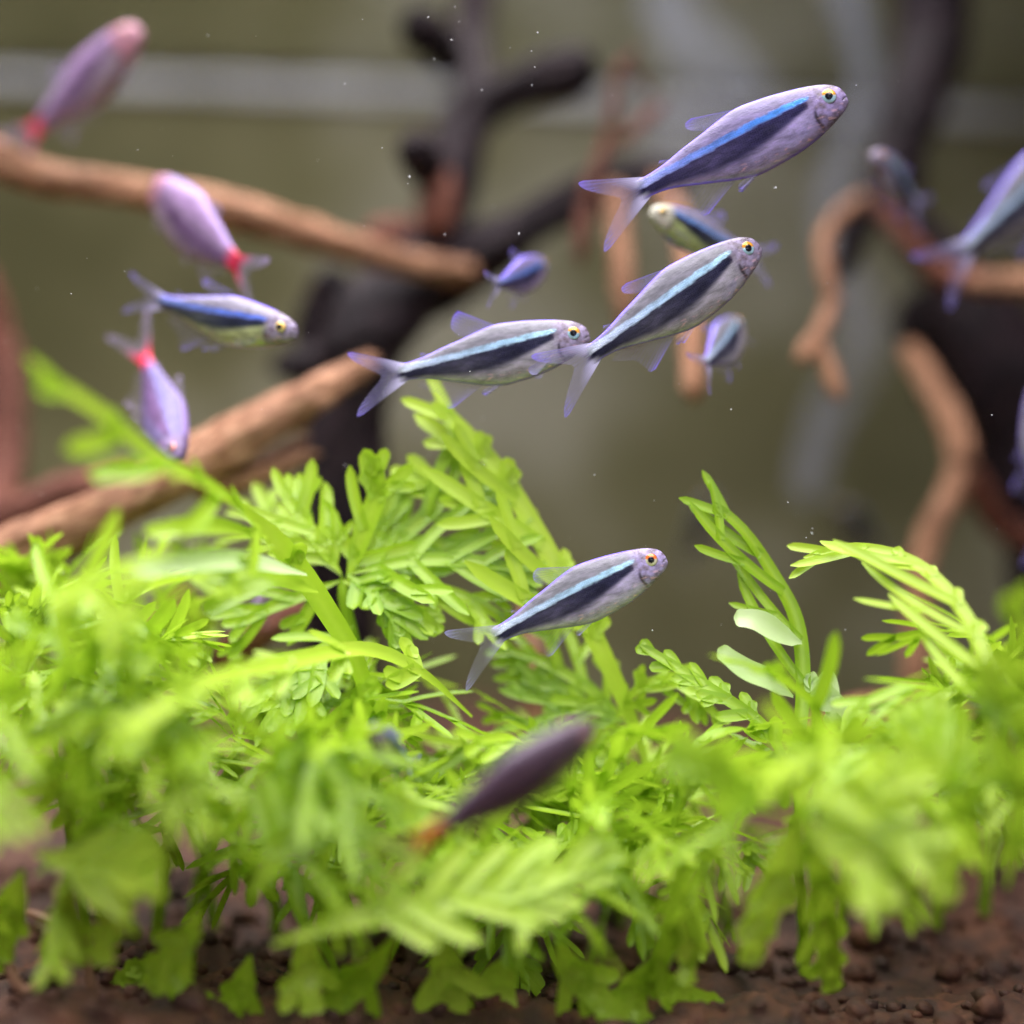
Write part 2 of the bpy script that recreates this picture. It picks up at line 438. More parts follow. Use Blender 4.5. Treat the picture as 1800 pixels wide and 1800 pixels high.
# left slanting root
w = empty("driftwood_root", P(-80, 1040, 29))
tag(w, "thick tan driftwood root slanting up out of the green leaves", "driftwood")
branch("trunk", [(-420, 1300, 27, .5), (-260, 1160, 27.2, .48), (-120, 1060, 27.6, .44), (0, 985, 28, .40), (150, 915, 28.2, .36), (280, 850, 28.4, .34), (380, 795, 28.6, .33), (470, 740, 28.9, .30), (560, 690, 29.3, .25), (630, 648, 29.8, .19), (665, 628, 30.2, .10)], M['wood'], w, seed=14)
branch("branch", [(330, 860, 28.6, .22), (420, 845, 28.9, .20), (490, 820, 29.1, .15), (540, 800, 29.3, .10), (568, 798, 29.4, .05)], M['wood'], w, seed=15)
branch("branch", [(430, 840, 29, .14), (480, 805, 29.2, .13), (520, 780, 29.4, .11), (545, 762, 29.6, .05)], M['wood'], w, seed=16)
branch("branch", [(-60, 960, 31, .3), (30, 905, 31, .28), (110, 870, 31.2, .26), (190, 840, 31.4, .20), (260, 830, 31.6, .1)], M['wood_red'], w, seed=17)
branch("branch", [(-40, 460, 34, .2), (0, 590, 34, .26), (12, 700, 33.6, .28), (5, 830, 33, .30), (-30, 960, 32, .3)], M['wood_red'], w, seed=18)
branch("branch", [(380, 1180, 27.5, .2), (420, 1135, 27.5, .22), (470, 1105, 27.8, .18), (540, 1060, 28.2, .1)], M['wood_red'], w, seed=19)
branch("branch", [(260, 1120, 28.6, .22), (300, 1080, 28.6, .24), (340, 1030, 28.8, .2)], M['wood'], w, seed=20)

# right tangled root
w = empty("driftwood_root", P(1640, 700, 34))
tag(w, "blurred tangle of dark driftwood with tan branches at the tank end", "driftwood")
branch("trunk", [(1640, -60, 38, .5), (1630, 80, 37, .56), (1605, 180, 36, .50), (1580, 280, 35.4, .42), (1590, 380, 35, .42), (1660, 470, 35, .52), (1720, 560, 35, .80), (1760, 680, 35, .86), (1790, 820, 35, .72), (1820, 950, 35, .5), (1840, 1200, 35, .5)], D, w, seed=31)
branch("bough", [(1580, 250, 35.2, .3), (1545, 330, 34.6, .3), (1500, 420, 34.4, .24), (1470, 500, 34.4, .12)], D, w, seed=32)
branch("branch", [(1545, 350, 33.8, .14), (1570, 395, 33.6, .17), (1610, 440, 33.4, .18), (1650, 480, 33.4, .2), (1730, 495, 33, .21), (1830, 500, 32.6, .22)], M['wood_red'], w, seed=33)
branch("branch", [(1700, 500, 32.8, .16), (1760, 498, 32.4, .2), (1840, 495, 32, .22)], M['wood'], w, seed=34)
branch("branch", [(1590, 600, 34, .16), (1640, 680, 33.4, .2), (1680, 760, 33, .22), (1690, 810, 32.8, .22), (1665, 880, 32.6, .22), (1635, 940, 32.4, .20), (1615, 1020, 32.4, .22), (1615, 1120, 32.4, .26), (1610, 1260, 32.4, .3)], M['wood'], w, seed=35)
branch("branch", [(1690, 810, 33, .2), (1730, 880, 33.4, .22), (1770, 930, 33.8, .22), (1840, 960, 34, .2)], M['wood_red'], w, seed=36)
branch("twig", [(1525, 350, 34.5, .14), (1478, 375, 33.4, .11), (1447, 425, 32.4, .12), (1452, 480, 31.8, .14), (1462, 530, 31.6, .14), (1440, 585, 31.2, .13), (1412, 625, 31, .13), (1398, 636, 30.9, .08)], M['wood'], w, seed=37)
branch("twig", [(1436, 590, 31.2, .10), (1455, 640, 31, .12), (1470, 685, 30.9, .12), (1480, 708, 30.8, .07)], M['wood'], w, seed=38)
branch("bough", [(1600, 520, 35.6, .5), (1660, 600, 36, .7), (1700, 720, 36, .7)], D, w, seed=39)

# low logs glimpsed between the plants
w = empty("driftwood_log", P(1500, 1290, 29.5))
tag(w, "orange-brown log end lying among the leaves behind the pale leaflets", "log")
branch("log", [(1380, 1330, 29.6, .3), (1450, 1300, 29.6, .42), (1540, 1285, 29.6, .5), (1640, 1290, 29.6, .5), (1760, 1320, 30, .5)], M['wood_red'], w, seed=41)
w = empty("driftwood_stick", P(940, 1200, 30))
tag(w, "short tan stick standing behind the lowest tetra", "stick")
branch("stick", [(950, 1330, 30, .2), (945, 1240, 30, .2), (938, 1170, 30, .18), (930, 1090, 30.2, .15), (925, 1040, 30.3, .08)], M['wood'], w, seed=42)

# pale tube in the far corner: solid form given to reflections on the glass
def streak_thing(name, label, pts, sides=16):
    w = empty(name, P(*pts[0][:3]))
    tag(w, label, "streak")
    branch("reflection_body", pts, M['streak'], w, sides=sides, rough=0.03, seed=50)
streak_thing("reflection_streak", "milky bluish reflection tube slanting down from the water surface", [(1520, -90, 43, .62), (1380, 60, 43, .62), (1230, 210, 43, .62), (1140, 330, 43, .5)])
streak_thing("reflection_streak", "pale greenish reflection streak hanging below the forked twig", [(1535, 120, 42, .26), (1500, 230, 42, .30), (1465, 350, 42, .34), (1480, 480, 42, .4), (1520, 600, 42, .45), (1450, 740, 42, .40), (1410, 880, 42, .3)])

# ------------------------------------------------------------------ fish
def prof(ts, hs):
    u = np.sqrt(np.array(ts))
    hs = np.array(hs)
    # monotone-ish cubic (finite difference tangents)
    d = np.gradient(hs, u)
    def f(t):
        x = np.sqrt(np.clip(t, 0, ts[-1]))
        i = np.clip(np.searchsorted(u, x) - 1, 0, len(u) - 2)
        h = u[i + 1] - u[i]; s = (x - u[i]) / h
        return ((2 * s**3 - 3 * s**2 + 1) * hs[i] + (s**3 - 2 * s**2 + s) * h * d[i] + (-2 * s**3 + 3 * s**2) * hs[i + 1] + (s**3 - s**2) * h * d[i + 1])
    return f
TOP = prof([0, .008, .053, .137, .233, .36, .471, .568, .648, .745, .828, .921, 1.0], [.008, .046, .088, .116, .133, .147, .149, .128, .106, .083, .060, .045, .045])
BOT = prof([0, .017, .061, .128, .204, .292, .376, .49, .56, .67, .77, .84, .92, 1.0], [-.006, -.034, -.061, -.092, -.120, -.141, -.153, -.158, -.143, -.110, -.078, -.057, -.046, -.047])
WID = prof([0, .02, .08, .18, .3, .45, .6, .75, .9, 1.0], [.004, .030, .052, .068, .074, .068, .052, .035, .018, .004])

def I(x, pts):
    a = np.array(pts, float)
    return np.interp(x, a[:, 0], a[:, 1])

NEON = dict(back=(0.26, 0.235, 0.33), back2=(0.17, 0.16, 0.19), belly=(0.56, 0.49, 0.68), belly2=(0.38, 0.34, 0.44),
            dark=(0.003, 0.003, 0.018), dark2=(0.013, 0.013, 0.052), stripe=[(0.16, 0.42, 0.95), (0.30, 0.48, 0.95), (0.50, 0.52, 0.95), (0.80, 0.78, 0.95)],
            rim=(0.20, 0.13, 0.82), head=(0.36, 0.30, 0.46), head2=(0.13, 0.095, 0.12), gill=(0.02, 0.012, 0.02), spark=(0.95, 0.55, 0.62), spot=(0.8, 0.78, 0.95))
def variant(q, **kw):
    r = dict(q); r.update(kw); return r
NEON_A = variant(NEON, stripe=[(0.05, 0.36, 1.0), (0.10, 0.30, 0.98), (0.30, 0.36, 0.98), (0.62, 0.60, 0.98)], belly=(0.50, 0.41, 0.76), belly2=(0.34, 0.28, 0.48), back=(0.23, 0.19, 0.38), back2=(0.17, 0.15, 0.25), dark=(0.006, 0.005, 0.03), dark2=(0.026, 0.022, 0.09), head=(0.36, 0.28, 0.56))
NEON_W = variant(NEON, stripe=[(0.50, 0.84, 1.0), (0.46, 0.72, 1.0), (0.62, 0.72, 1.0), (0.88, 0.88, 0.98)], belly=(0.52, 0.48, 0.57), belly2=(0.36, 0.34, 0.37), back=(0.21, 0.20, 0.25), back2=(0.15, 0.15, 0.16))
NEON_D = variant(NEON_W, belly=(0.56, 0.48, 0.78), belly2=(0.38, 0.34, 0.46), head=(0.40, 0.33, 0.62))
NEON_J = variant(NEON, stripe=[(0.10, 0.22, 1.0), (0.14, 0.26, 0.95), (0.22, 0.32, 0.85), (0.35, 0.40, 0.7)], belly=(0.52, 0.56, 0.30), belly2=(0.42, 0.48, 0.18), dark=(0.01, 0.02, 0.05))
NEON_F = variant(NEON, stripe=[(0.16, 0.38, 0.95), (0.2, 0.42, 0.95), (0.35, 0.5, 0.95), (0.6, 0.6, 0.95)], belly=(0.50, 0.54, 0.26), belly2=(0.34, 0.42, 0.10), head=(0.55, 0.5, 0.42), head2=(0.5, 0.5, 0.36))
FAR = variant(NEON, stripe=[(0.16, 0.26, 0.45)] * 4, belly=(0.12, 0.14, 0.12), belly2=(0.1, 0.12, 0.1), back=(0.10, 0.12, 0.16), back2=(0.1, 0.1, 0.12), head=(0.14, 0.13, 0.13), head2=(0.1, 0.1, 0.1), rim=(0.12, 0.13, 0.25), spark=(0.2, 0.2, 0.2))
RED = dict(back=(0.42, 0.27, 0.52), back2=(0.40, 0.25, 0.42), belly=(0.44, 0.33, 0.46), belly2=(0.36, 0.28, 0.30), dark=(0.13, 0.07, 0.17), dark2=(0.20, 0.11, 0.24),
           stripe=[(0.46, 0.32, 0.52)] * 4, rim=(0.36, 0.24, 0.56), head=(0.60, 0.24, 0.28), head2=(0.44, 0.22, 0.34), gill=(0.25, 0.10, 0.20), spark=(0.75, 0.5, 0.6), spot=(0.80, 0.045, 0.10))
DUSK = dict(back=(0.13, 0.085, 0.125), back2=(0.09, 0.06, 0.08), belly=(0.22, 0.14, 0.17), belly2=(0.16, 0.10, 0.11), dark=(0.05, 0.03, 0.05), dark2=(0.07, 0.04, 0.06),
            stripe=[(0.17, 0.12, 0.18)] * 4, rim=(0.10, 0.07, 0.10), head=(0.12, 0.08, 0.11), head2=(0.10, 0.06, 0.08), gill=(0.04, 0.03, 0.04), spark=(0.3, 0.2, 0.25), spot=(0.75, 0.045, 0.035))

FINMAT = {}
def finmat(key):
    if key not in FINMAT:
        FINMAT[key] = {'violet': lambda: mat_fin("violet_fin", (0.36, 0.33, 0.62), (0.26, 0.18, 1.0), 0.07),
                       'clear': lambda: mat_fin("clear_fin", (0.34, 0.34, 0.42), (0.36, 0.33, 0.75), 0.05),
                       'pink': lambda: mat_fin("pinkish_fin", (0.46, 0.40, 0.62), (0.52, 0.38, 0.72), 0.08, (0.85, 0.04, 0.10), (0.85, 0.04, 0.10)),
                       'dusk': lambda: mat_fin("dusky_fin", (0.25, 0.12, 0.12), (0.35, 0.10, 0.07), 0.10, (0.75, 0.045, 0.035), (0.75, 0.045, 0.035))}[key]()
    return FINMAT[key]

BODY = {}
def make_fish(name, label, nose, tail, q, qn, fin='violet', up=(0, -1), up_depth=0.0, bend=(0, 0), dorsal=0.0, res=1.0, depth_scale=1.0,
              spot=False, iris=None, group=None, cat="fish", tailopen=1.0, pect=0.0):
    a = P(*nose); b = P(*tail)
    L = (b - a).length
    X = (b - a).normalized()
    U = CR * up[0] - CU * up[1] - CF * up_depth
    U = (U - X * U.dot(X)).normalized()
    Vv = U.cross(X).normalized()
    e = empty(name)
    e.matrix_world = Matrix(((X.x, Vv.x, U.x, a.x), (X.y, Vv.y, U.y, a.y), (X.z, Vv.z, U.z, a.z), (0, 0, 0, 1)))
    tag(e, label, cat, group)
    def pos(t, y, h):
        k = np.maximum(0, np.asarray(t, float) - 0.35) ** 2
        return np.stack([np.asarray(t) * L, (np.asarray(y) + bend[0] * k) * L, (np.asarray(h) * depth_scale + bend[1] * k) * L], -1)
    # ---- body
    nt = int(170 * res); na = int(110 * res)
    ts = np.linspace(0, 1, nt) ** 1.35
    ang = np.linspace(0, 2 * math.pi, na, endpoint=False)
    T, A = np.meshgrid(ts, ang, indexing='ij')
    top, bot = TOP(T), BOT(T)
    ca, sa = np.cos(A), np.sin(A)
    Hh = (top + bot) / 2 + (top - bot) / 2 * np.sign(ca) * np.abs(ca) ** 0.92
    cg = np.hypot(T - .070, (Hh + .030) * .9)
    W = WID(T) * (1 + 0.07 * smooth01(cg, .092, .078) * smooth01(T, .05, .09))
    Y = W * np.sign(sa) * np.abs(sa) ** 0.85
    mouth = np.exp(-((Hh - (.012 - .5 * T)) / .004) ** 2) * smooth01(T, .032, .02)
    Y = Y * (1 - 0.2 * mouth)
    verts = pos(T.ravel(), Y.ravel(), Hh.ravel())
    Tf, Hf = T.ravel(), Hh.ravel()
    rng = np.random.RandomState(abs(hash(label)) % 1000 if False else sum(map(ord, label)) % 1000)
    wob = 0.0025 * np.sin(Tf * 43 + rng.rand() * 6) + 0.0015 * np.sin(Tf * 97 + rng.rand() * 6) + 0.0012 * np.sin(Tf * 211)
    sc = I(Tf, [(.15, .062), (.2, .061), (.36, .050), (.65, .029), (.84, .020), (1, .018)]) + wob * .6
    hw = I(Tf, [(.150, .006), (.18, .010), (.3, .0135), (.6, .015), (.84, .016), (1, .020)])
    dd = np.abs(Hf - sc)
    stripe = smooth01(dd, hw + .004, hw - .004) * smooth01(Tf, .150, .162)
    lowd = I(Tf, [(.165, .026), (.21, .010), (.30, -.020), (.42, -.055), (.52, -.075), (.66, -.070), (.84, -.040), (1, -.032)])
    soft = I(Tf, [(.17, .010), (.3, .022), (.5, .045), (.75, .022), (1, .012)])
    dark = smooth01(Hf, sc - hw + .004, sc - hw - .004) * smooth01(Hf, lowd - soft, lowd + soft * .5) * smooth01(Tf, .165, .178 + .0)
    dark = np.clip(dark * I(Tf, [(.17, 1), (.45, .97), (.65, .88), (.85, .95), (1, 1)]), 0, 1)
    belly = smooth01(Hf, sc - .01, sc - .06) * smooth01(Tf, .1, .17)
    rim = smooth01(TOP(Tf) - Hf, .017, .002) * .85 + smooth01(Hf - BOT(Tf), .013, .001) * .7
    head = smooth01(Tf, .20, .12)
    low = smooth01(Hf - BOT(Tf), .075, .03) * smooth01(Hf - BOT(Tf), .004, .02) * smooth01(Tf, .15, .2) * smooth01(Tf, .6, .5) + .6 * head * smooth01(Hf, .02, -.01)
    gr = np.hypot(Tf - .070, (Hf + .030) * .9)
    ga = np.arctan2(Hf + .030, Tf - .070)
    gill = np.exp(-((gr - .088) / (.009 - .004 * np.abs(ga + .1))) ** 2) * smooth01(ga, -.85, -.5) * smooth01(ga, .5, .1) * .85
    gill = np.maximum(gill, mouth.ravel() * .6)
    gill = np.maximum(gill, .35 * np.exp(-((np.hypot(Tf - .130, Hf - .05)) / .022) ** 2))
    if spot:
        sp = smooth01(Tf, .84, .93)
    else:
        sp = smooth01(Tf, .93, .99) * smooth01(np.abs(Hf + .002), .012, .03) * .8
    faces = []
    for i in range(nt - 1):
        for k in range(na):
            k2 = (k + 1) % na
            faces.append((i * na + k, i * na + k2, (i + 1) * na + k2, (i + 1) * na + k))
    faces.append(tuple(range(na - 1, -1, -1)))
    faces.append(tuple(range((nt - 1) * na, nt * na)))
    if qn not in BODY: BODY[qn] = mat_body(qn, q)
    mesh_obj("body", verts, faces, BODY[qn], e,
             attrs=dict(stripe=stripe, dark=dark, belly=belly, rim=np.clip(rim, 0, 1), head=head, gill=np.clip(gill, 0, 1), spot=sp, fade=smooth01(Tf, .945, .998) ** .8, low=np.clip(low, 0, 1)),
             uv=np.stack([Tf, Hf + .5], -1))
    # ---- fins
    fm = finmat(fin)
    def grid_fin(nm, base, outer, nray=9, nu=28, nv=12, edge=None, ripple=.004, lead=1.0, tip=1.0, y0=0.0, flare=0.0, mat=None, dense=0.0, bias=0.0):
        base = catmull(base, nu); outer = catmull(outer, nu)
        V, ray, ou, ed, UV, dn, mi = [], [], [], [], [], [], []
        for i in range(nu):
            u = i / (nu - 1)
            for j in range(nv):
                v = j / (nv - 1)
                p = base[i] * (1 - v) + outer[i] * v
                y = y0 + flare * v + ripple * v * math.sin(u * 7 + 1.3 + v * 2)
                V.append(pos(p[0], y, p[1] / depth_scale if depth_scale != 1 else p[1]))
                ray.append(u * nray); ou.append(v)
                l = max(0, 1 - u / .30) ** 1.6 * lead * (0.15 + .85 * v ** 1.5)
                t_ = max(0, (v - .45) / .55) ** 2.2 * tip
                ed.append(min(1, max(l, t_ * (0.05 + .95 * (edge(u) if edge else max(0, 1 - u * 1.3))))))
                dn.append(dense * max(0, 1 - v / .62) ** 1.3 + bias); mi.append(float(smooth01(np.array(abs(p[1] + .006)), .026, .010)))
                UV.append((p[0], p[1] + .5))
        F = [(i * nv + j, (i + 1) * nv + j, (i + 1) * nv + j + 1, i * nv + j + 1) for i in range(nu - 1) for j in range(nv - 1)]
        return mesh_obj(nm, V, F, mat or fm, e, attrs=dict(ray=ray, out=ou, edge=ed, dense=dn, mid=mi), uv=UV)
    tp = lambda t: float(TOP(np.array(t))); bt = lambda t: float(BOT(np.array(t)))
    dr = dorsal
    grid_fin("dorsal_fin", [(.455, tp(.455) - .004), (.52, tp(.52) - .004), (.58, tp(.58) - .004)],
             [(.66 - .03 * dr, .178 + .075 * dr), (.69 - .03 * dr, .172 + .06 * dr), (.69 - .01 * dr, .150 + .03 * dr), (.655, .128 + .005 * dr), (.625, .118)], nray=10)
    to = tailopen
    grid_fin("tail_fin", [(.93, .040), (.935, .02), (.938, 0), (.935, -.02), (.93, -.042)],
             [(1.19, .150 * to), (1.215, .150 * to), (1.20, .115 * to), (1.14, .062 * to), (1.085, .022), (1.068, 0), (1.085, -.025), (1.14, -.07 * to), (1.20, -.13 * to), (1.22, -.172 * to), (1.19, -.17 * to)],
             nray=18, nu=64, nv=16, edge=lambda u: max(0, 1 - u / .3) + .7 * max(0, 1 - (1 - u) / .3), lead=.5, dense=.45 if fin == 'clear' else 1.0)
    grid_fin("anal_fin", [(.565, bt(.565) + .005), (.70, bt(.70) + .005), (.84, bt(.84) + .005)],
             [(.735, -.225), (.765, -.222), (.775, -.19), (.80, -.14), (.86, -.105), (.90, -.078)], nray=14, lead=1.0, edge=lambda u: max(0, 1 - u / .2), bias=-.13)
    for s in (-1, 1):
        grid_fin("pelvic_fin", [(.46, bt(.46) + .012), (.475, bt(.475) + .012), (.49, bt(.49) + .012)],
                 [(.565, -.192), (.58, -.182), (.57, -.165)], nray=5, nu=10, nv=9, y0=s * .022, flare=s * .02, lead=.8)
        grid_fin("pectoral_fin", [(.205, -.052), (.21, -.066), (.21, -.08)],
                 [(.30 + .02 * pect, -.075 - .03 * pect), (.325, -.098 - .02 * pect), (.31, -.122 - .02 * pect), (.285, -.125 - .02 * pect)], nray=8, nu=14, nv=10, y0=s * .066, flare=s * (.035 + .03 * pect), lead=.12 + .3 * pect, tip=.1 + .6 * pect, edge=lambda u: .4, bias=-.12 + .12 * pect)
    grid_fin("adipose_fin", [(.80, tp(.80) - .004), (.825, tp(.825) - .004)], [(.85, .078), (.862, .066)], nray=2, nu=8, nv=7)
    # ---- eyes
    ey = iris or 'amber'
    if ey not in BODY:
        BODY[ey] = {'amber': lambda: mat_iris("amber_iris", (1.0, 0.45, 0.04), (0.42, 0.78, 0.95)),
                    'orange': lambda: mat_iris("orange_iris", (0.95, 0.20, 0.03), (0.75, 0.78, 0.55)),
                    'pinkeye': lambda: mat_iris("pink_iris", (0.75, 0.25, 0.22), (0.6, 0.5, 0.6)),
                    'gold': lambda: mat_iris("gold_iris", (1.0, 0.62, 0.12), (0.85, 0.7, 0.4))}[ey]()
    et, eh, er = .075, .034, .0335
    tb, bb = float(TOP(np.array(et))), float(BOT(np.array(et)))
    ca_ = (abs(eh - (tb + bb) / 2) / ((tb - bb) / 2)) ** (1 / .92)
    yw = float(WID(np.array(et))) * 1.07 * math.sqrt(1 - ca_ ** 2) ** .85
    for s in (-1, 1):
        def dome(nm, R, bulge, y0, mat, par, rings=10, seg=32, y_sink=.02):
            V, F, ih, ir = [], [], [], []
            for i in range(rings + 1):
                f = i / rings
                for k in range(seg):
                    a_ = 2 * math.pi * k / seg
                    r = R * math.sin(f * math.pi / 2) if i < rings else R
                    yy = y0 + bulge * math.cos(f * math.pi / 2)
                    t_, h_ = et + r * math.cos(a_), eh + r * math.sin(a_)
                    yd = yy - .30 * max(0, et - t_) - 0.12 * max(0, h_ - eh)
                    V.append(pos(t_, s * yd, h_)); ih.append(.5 + .5 * math.sin(a_ - .35) * min(1, r / R + .3)); ir.append(r / R)
            n0 = len(V)
            for k in range(seg):
                a_ = 2 * math.pi * k / seg
                V.append(pos(et + R * 1.02 * math.cos(a_), s * (y0 - y_sink), eh + R * 1.02 * math.sin(a_))); ih.append(.5); ir.append(1)
            for i in range(rings + 1):
                for k in range(seg):
                    k2 = (k + 1) % seg
                    F.append((i * seg + k, i * seg + k2, (i + 1) * seg + k2, (i + 1) * seg + k))
            if s < 0: F = [f[::-1] for f in F]
            return mesh_obj(nm, V, F, mat, par, attrs=dict(ih=ih, ir=ir))
        eo = dome("eye", er, .011, yw + .001, BODY[ey], e)
        dome("pupil", er * .50, .003, yw + .0112, M['pupil'], eo, rings=5, seg=24, y_sink=.006)
    return e

NG = "black neon tetras of the shoal"
RG = "lilac fish with red tail spots"
make_fish("tetra", "highest black-striped tetra with vivid blue line and violet fins", (1490, 174, 24.9), (1113, 330, 25.2), NEON_A, "blue_tetra_skin", bend=(0.05, -0.06), dorsal=.15, group=NG)
make_fish("tetra", "striped tetra whose tail overlaps the snout of another tetra", (1337, 436, 25.3), (1027, 622, 24.8), NEON_W, "pale_tetra_skin", bend=(-0.05, -0.05), dorsal=.1, group=NG)
make_fish("tetra", "striped tetra with raised violet dorsal fin above the leaf tips", (1037, 594, 25.4), (694, 655, 25.6), NEON_W, "pale_tetra_skin", bend=(0.06, -0.02), dorsal=1.0, group=NG, pect=1.0, up=(0.02, -1))
make_fish("tetra", "lowest black-striped tetra with red-rimmed eye and faint clear fins", (1173, 985, 24.9), (860, 1108, 25.1), NEON_D, "lilac_bellied_tetra_skin", fin='clear', bend=(0.1, -0.10), dorsal=.55, group=NG, iris='orange')
make_fish("tetra", "small tetra swimming away, seen from behind above the raised dorsal fin", (957, 470, 28.0), (873, 500, 26.6), NEON_A, "blue_tetra_skin", bend=(0, 0), dorsal=.9, res=.7, group=NG, tailopen=.9)
make_fish("tetra", "blurred tetra facing the other way behind the head of another", (1142, 376, 26.6), (1322, 452, 27.6), NEON_F, "yellow_bellied_tetra_skin", bend=(0, .02), dorsal=.7, res=.7, group=NG, iris='gold')
make_fish("tetra", "small tetra swimming away under a belly beside a hanging twig", (1300, 572, 28.0), (1240, 640, 26.4), NEON_W, "pale_tetra_skin", bend=(0, 0), dorsal=.3, res=.7, group=NG, up=(-.5, -1), pect=1.0)
make_fish("tetra", "blurred tetra turning in front of the dark trunk", (1534, 276, 28.2), (1612, 360, 29.7), NEON_W, "pale_tetra_skin", bend=(0, 0), res=.7, group=NG, up=(.25, -1))
make_fish("tetra", "out-of-focus tetra hovering above the tan horizontal branch", (1935, 225, 29.4), (1688, 445, 28.8), NEON_W, "pale_tetra_skin", bend=(0, 0), res=.7, group=NG)
make_fish("tetra", "blurred tetra with a yellow belly near the slanting tan root", (521, 590, 26.0), (272, 530, 27.2), NEON_J, "deep_blue_tetra_skin", bend=(0, 0.03), dorsal=.05, res=.8, depth_scale=.85, tailopen=.7, group=NG, iris='gold')
make_fish("tetra", "pale tetra half out of view beside the lower dark trunk", (1838, 640, 29), (1846, 930, 29), NEON_W, "pale_tetra_skin", res=.6, group=NG, up=(1, 0))
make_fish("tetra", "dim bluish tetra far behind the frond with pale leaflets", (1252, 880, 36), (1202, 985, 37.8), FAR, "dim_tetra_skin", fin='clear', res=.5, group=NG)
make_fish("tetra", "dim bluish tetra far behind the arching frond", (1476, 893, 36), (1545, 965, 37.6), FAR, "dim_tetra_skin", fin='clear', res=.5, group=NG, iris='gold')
make_fish("tetra", "bluish tetra hidden in the leaves above the dusky fish", (652, 1285, 22.6), (722, 1345, 23.8), NEON_J, "deep_blue_tetra_skin", res=.5, group=NG)
make_fish("red_tailed_fish", "blurred lilac fish with red tail base above the tan arm", (248, 55, 29.8), (52, 236, 31.0), RED, "lilac_fish_skin", fin='pink', res=.7, spot=True, iris='pinkeye', group=RG, dorsal=.5, depth_scale=1.1)
make_fish("red_tailed_fish", "lilac fish with red tail base crossing the tan arm", (268, 330, 29.0), (424, 470, 27.4), RED, "lilac_fish_skin", fin='pink', res=.7, spot=True, iris='pinkeye', group=RG, dorsal=.2, depth_scale=1.15)
make_fish("red_tailed_fish", "lavender red-tailed fish diving head down towards the slanting root", (305, 815, 26.4), (272, 640, 28.0), variant(RED, back=(0.15, 0.12, 0.36), back2=(0.12, 0.09, 0.27), belly=(0.17, 0.13, 0.30), belly2=(0.15, 0.12, 0.22), stripe=[(0.17, 0.14, 0.36)] * 4, head=(0.2, 0.13, 0.3), head2=(0.16, 0.1, 0.2)), "lavender_fish_skin", fin='pink', res=.7, spot=True, iris='pinkeye', group=RG, up=(1, 0), up_depth=.8, bend=(0.3, 0))
make_fish("red_tailed_fish", "dusky purple fish with red tail base low over the leafy thicket", (1047, 1280, 21.4), (738, 1478, 20.8), DUSK, "dusky_fish_skin", depth_scale=1.25, fin='dusk', res=.8, spot=True, iris='pinkeye', group=RG, up=(0, -1), up_depth=.9, dorsal=.2)
make_fish("red_tailed_fish", "pink-tailed fish mostly hidden behind the central leaves", (520, 1000, 27.6), (425, 1100, 27.0), variant(RED, belly=(0.6, 0.25, 0.32)), "rosy_fish_skin", fin='pink', res=.5, spot=True, iris='pinkeye', group=RG)

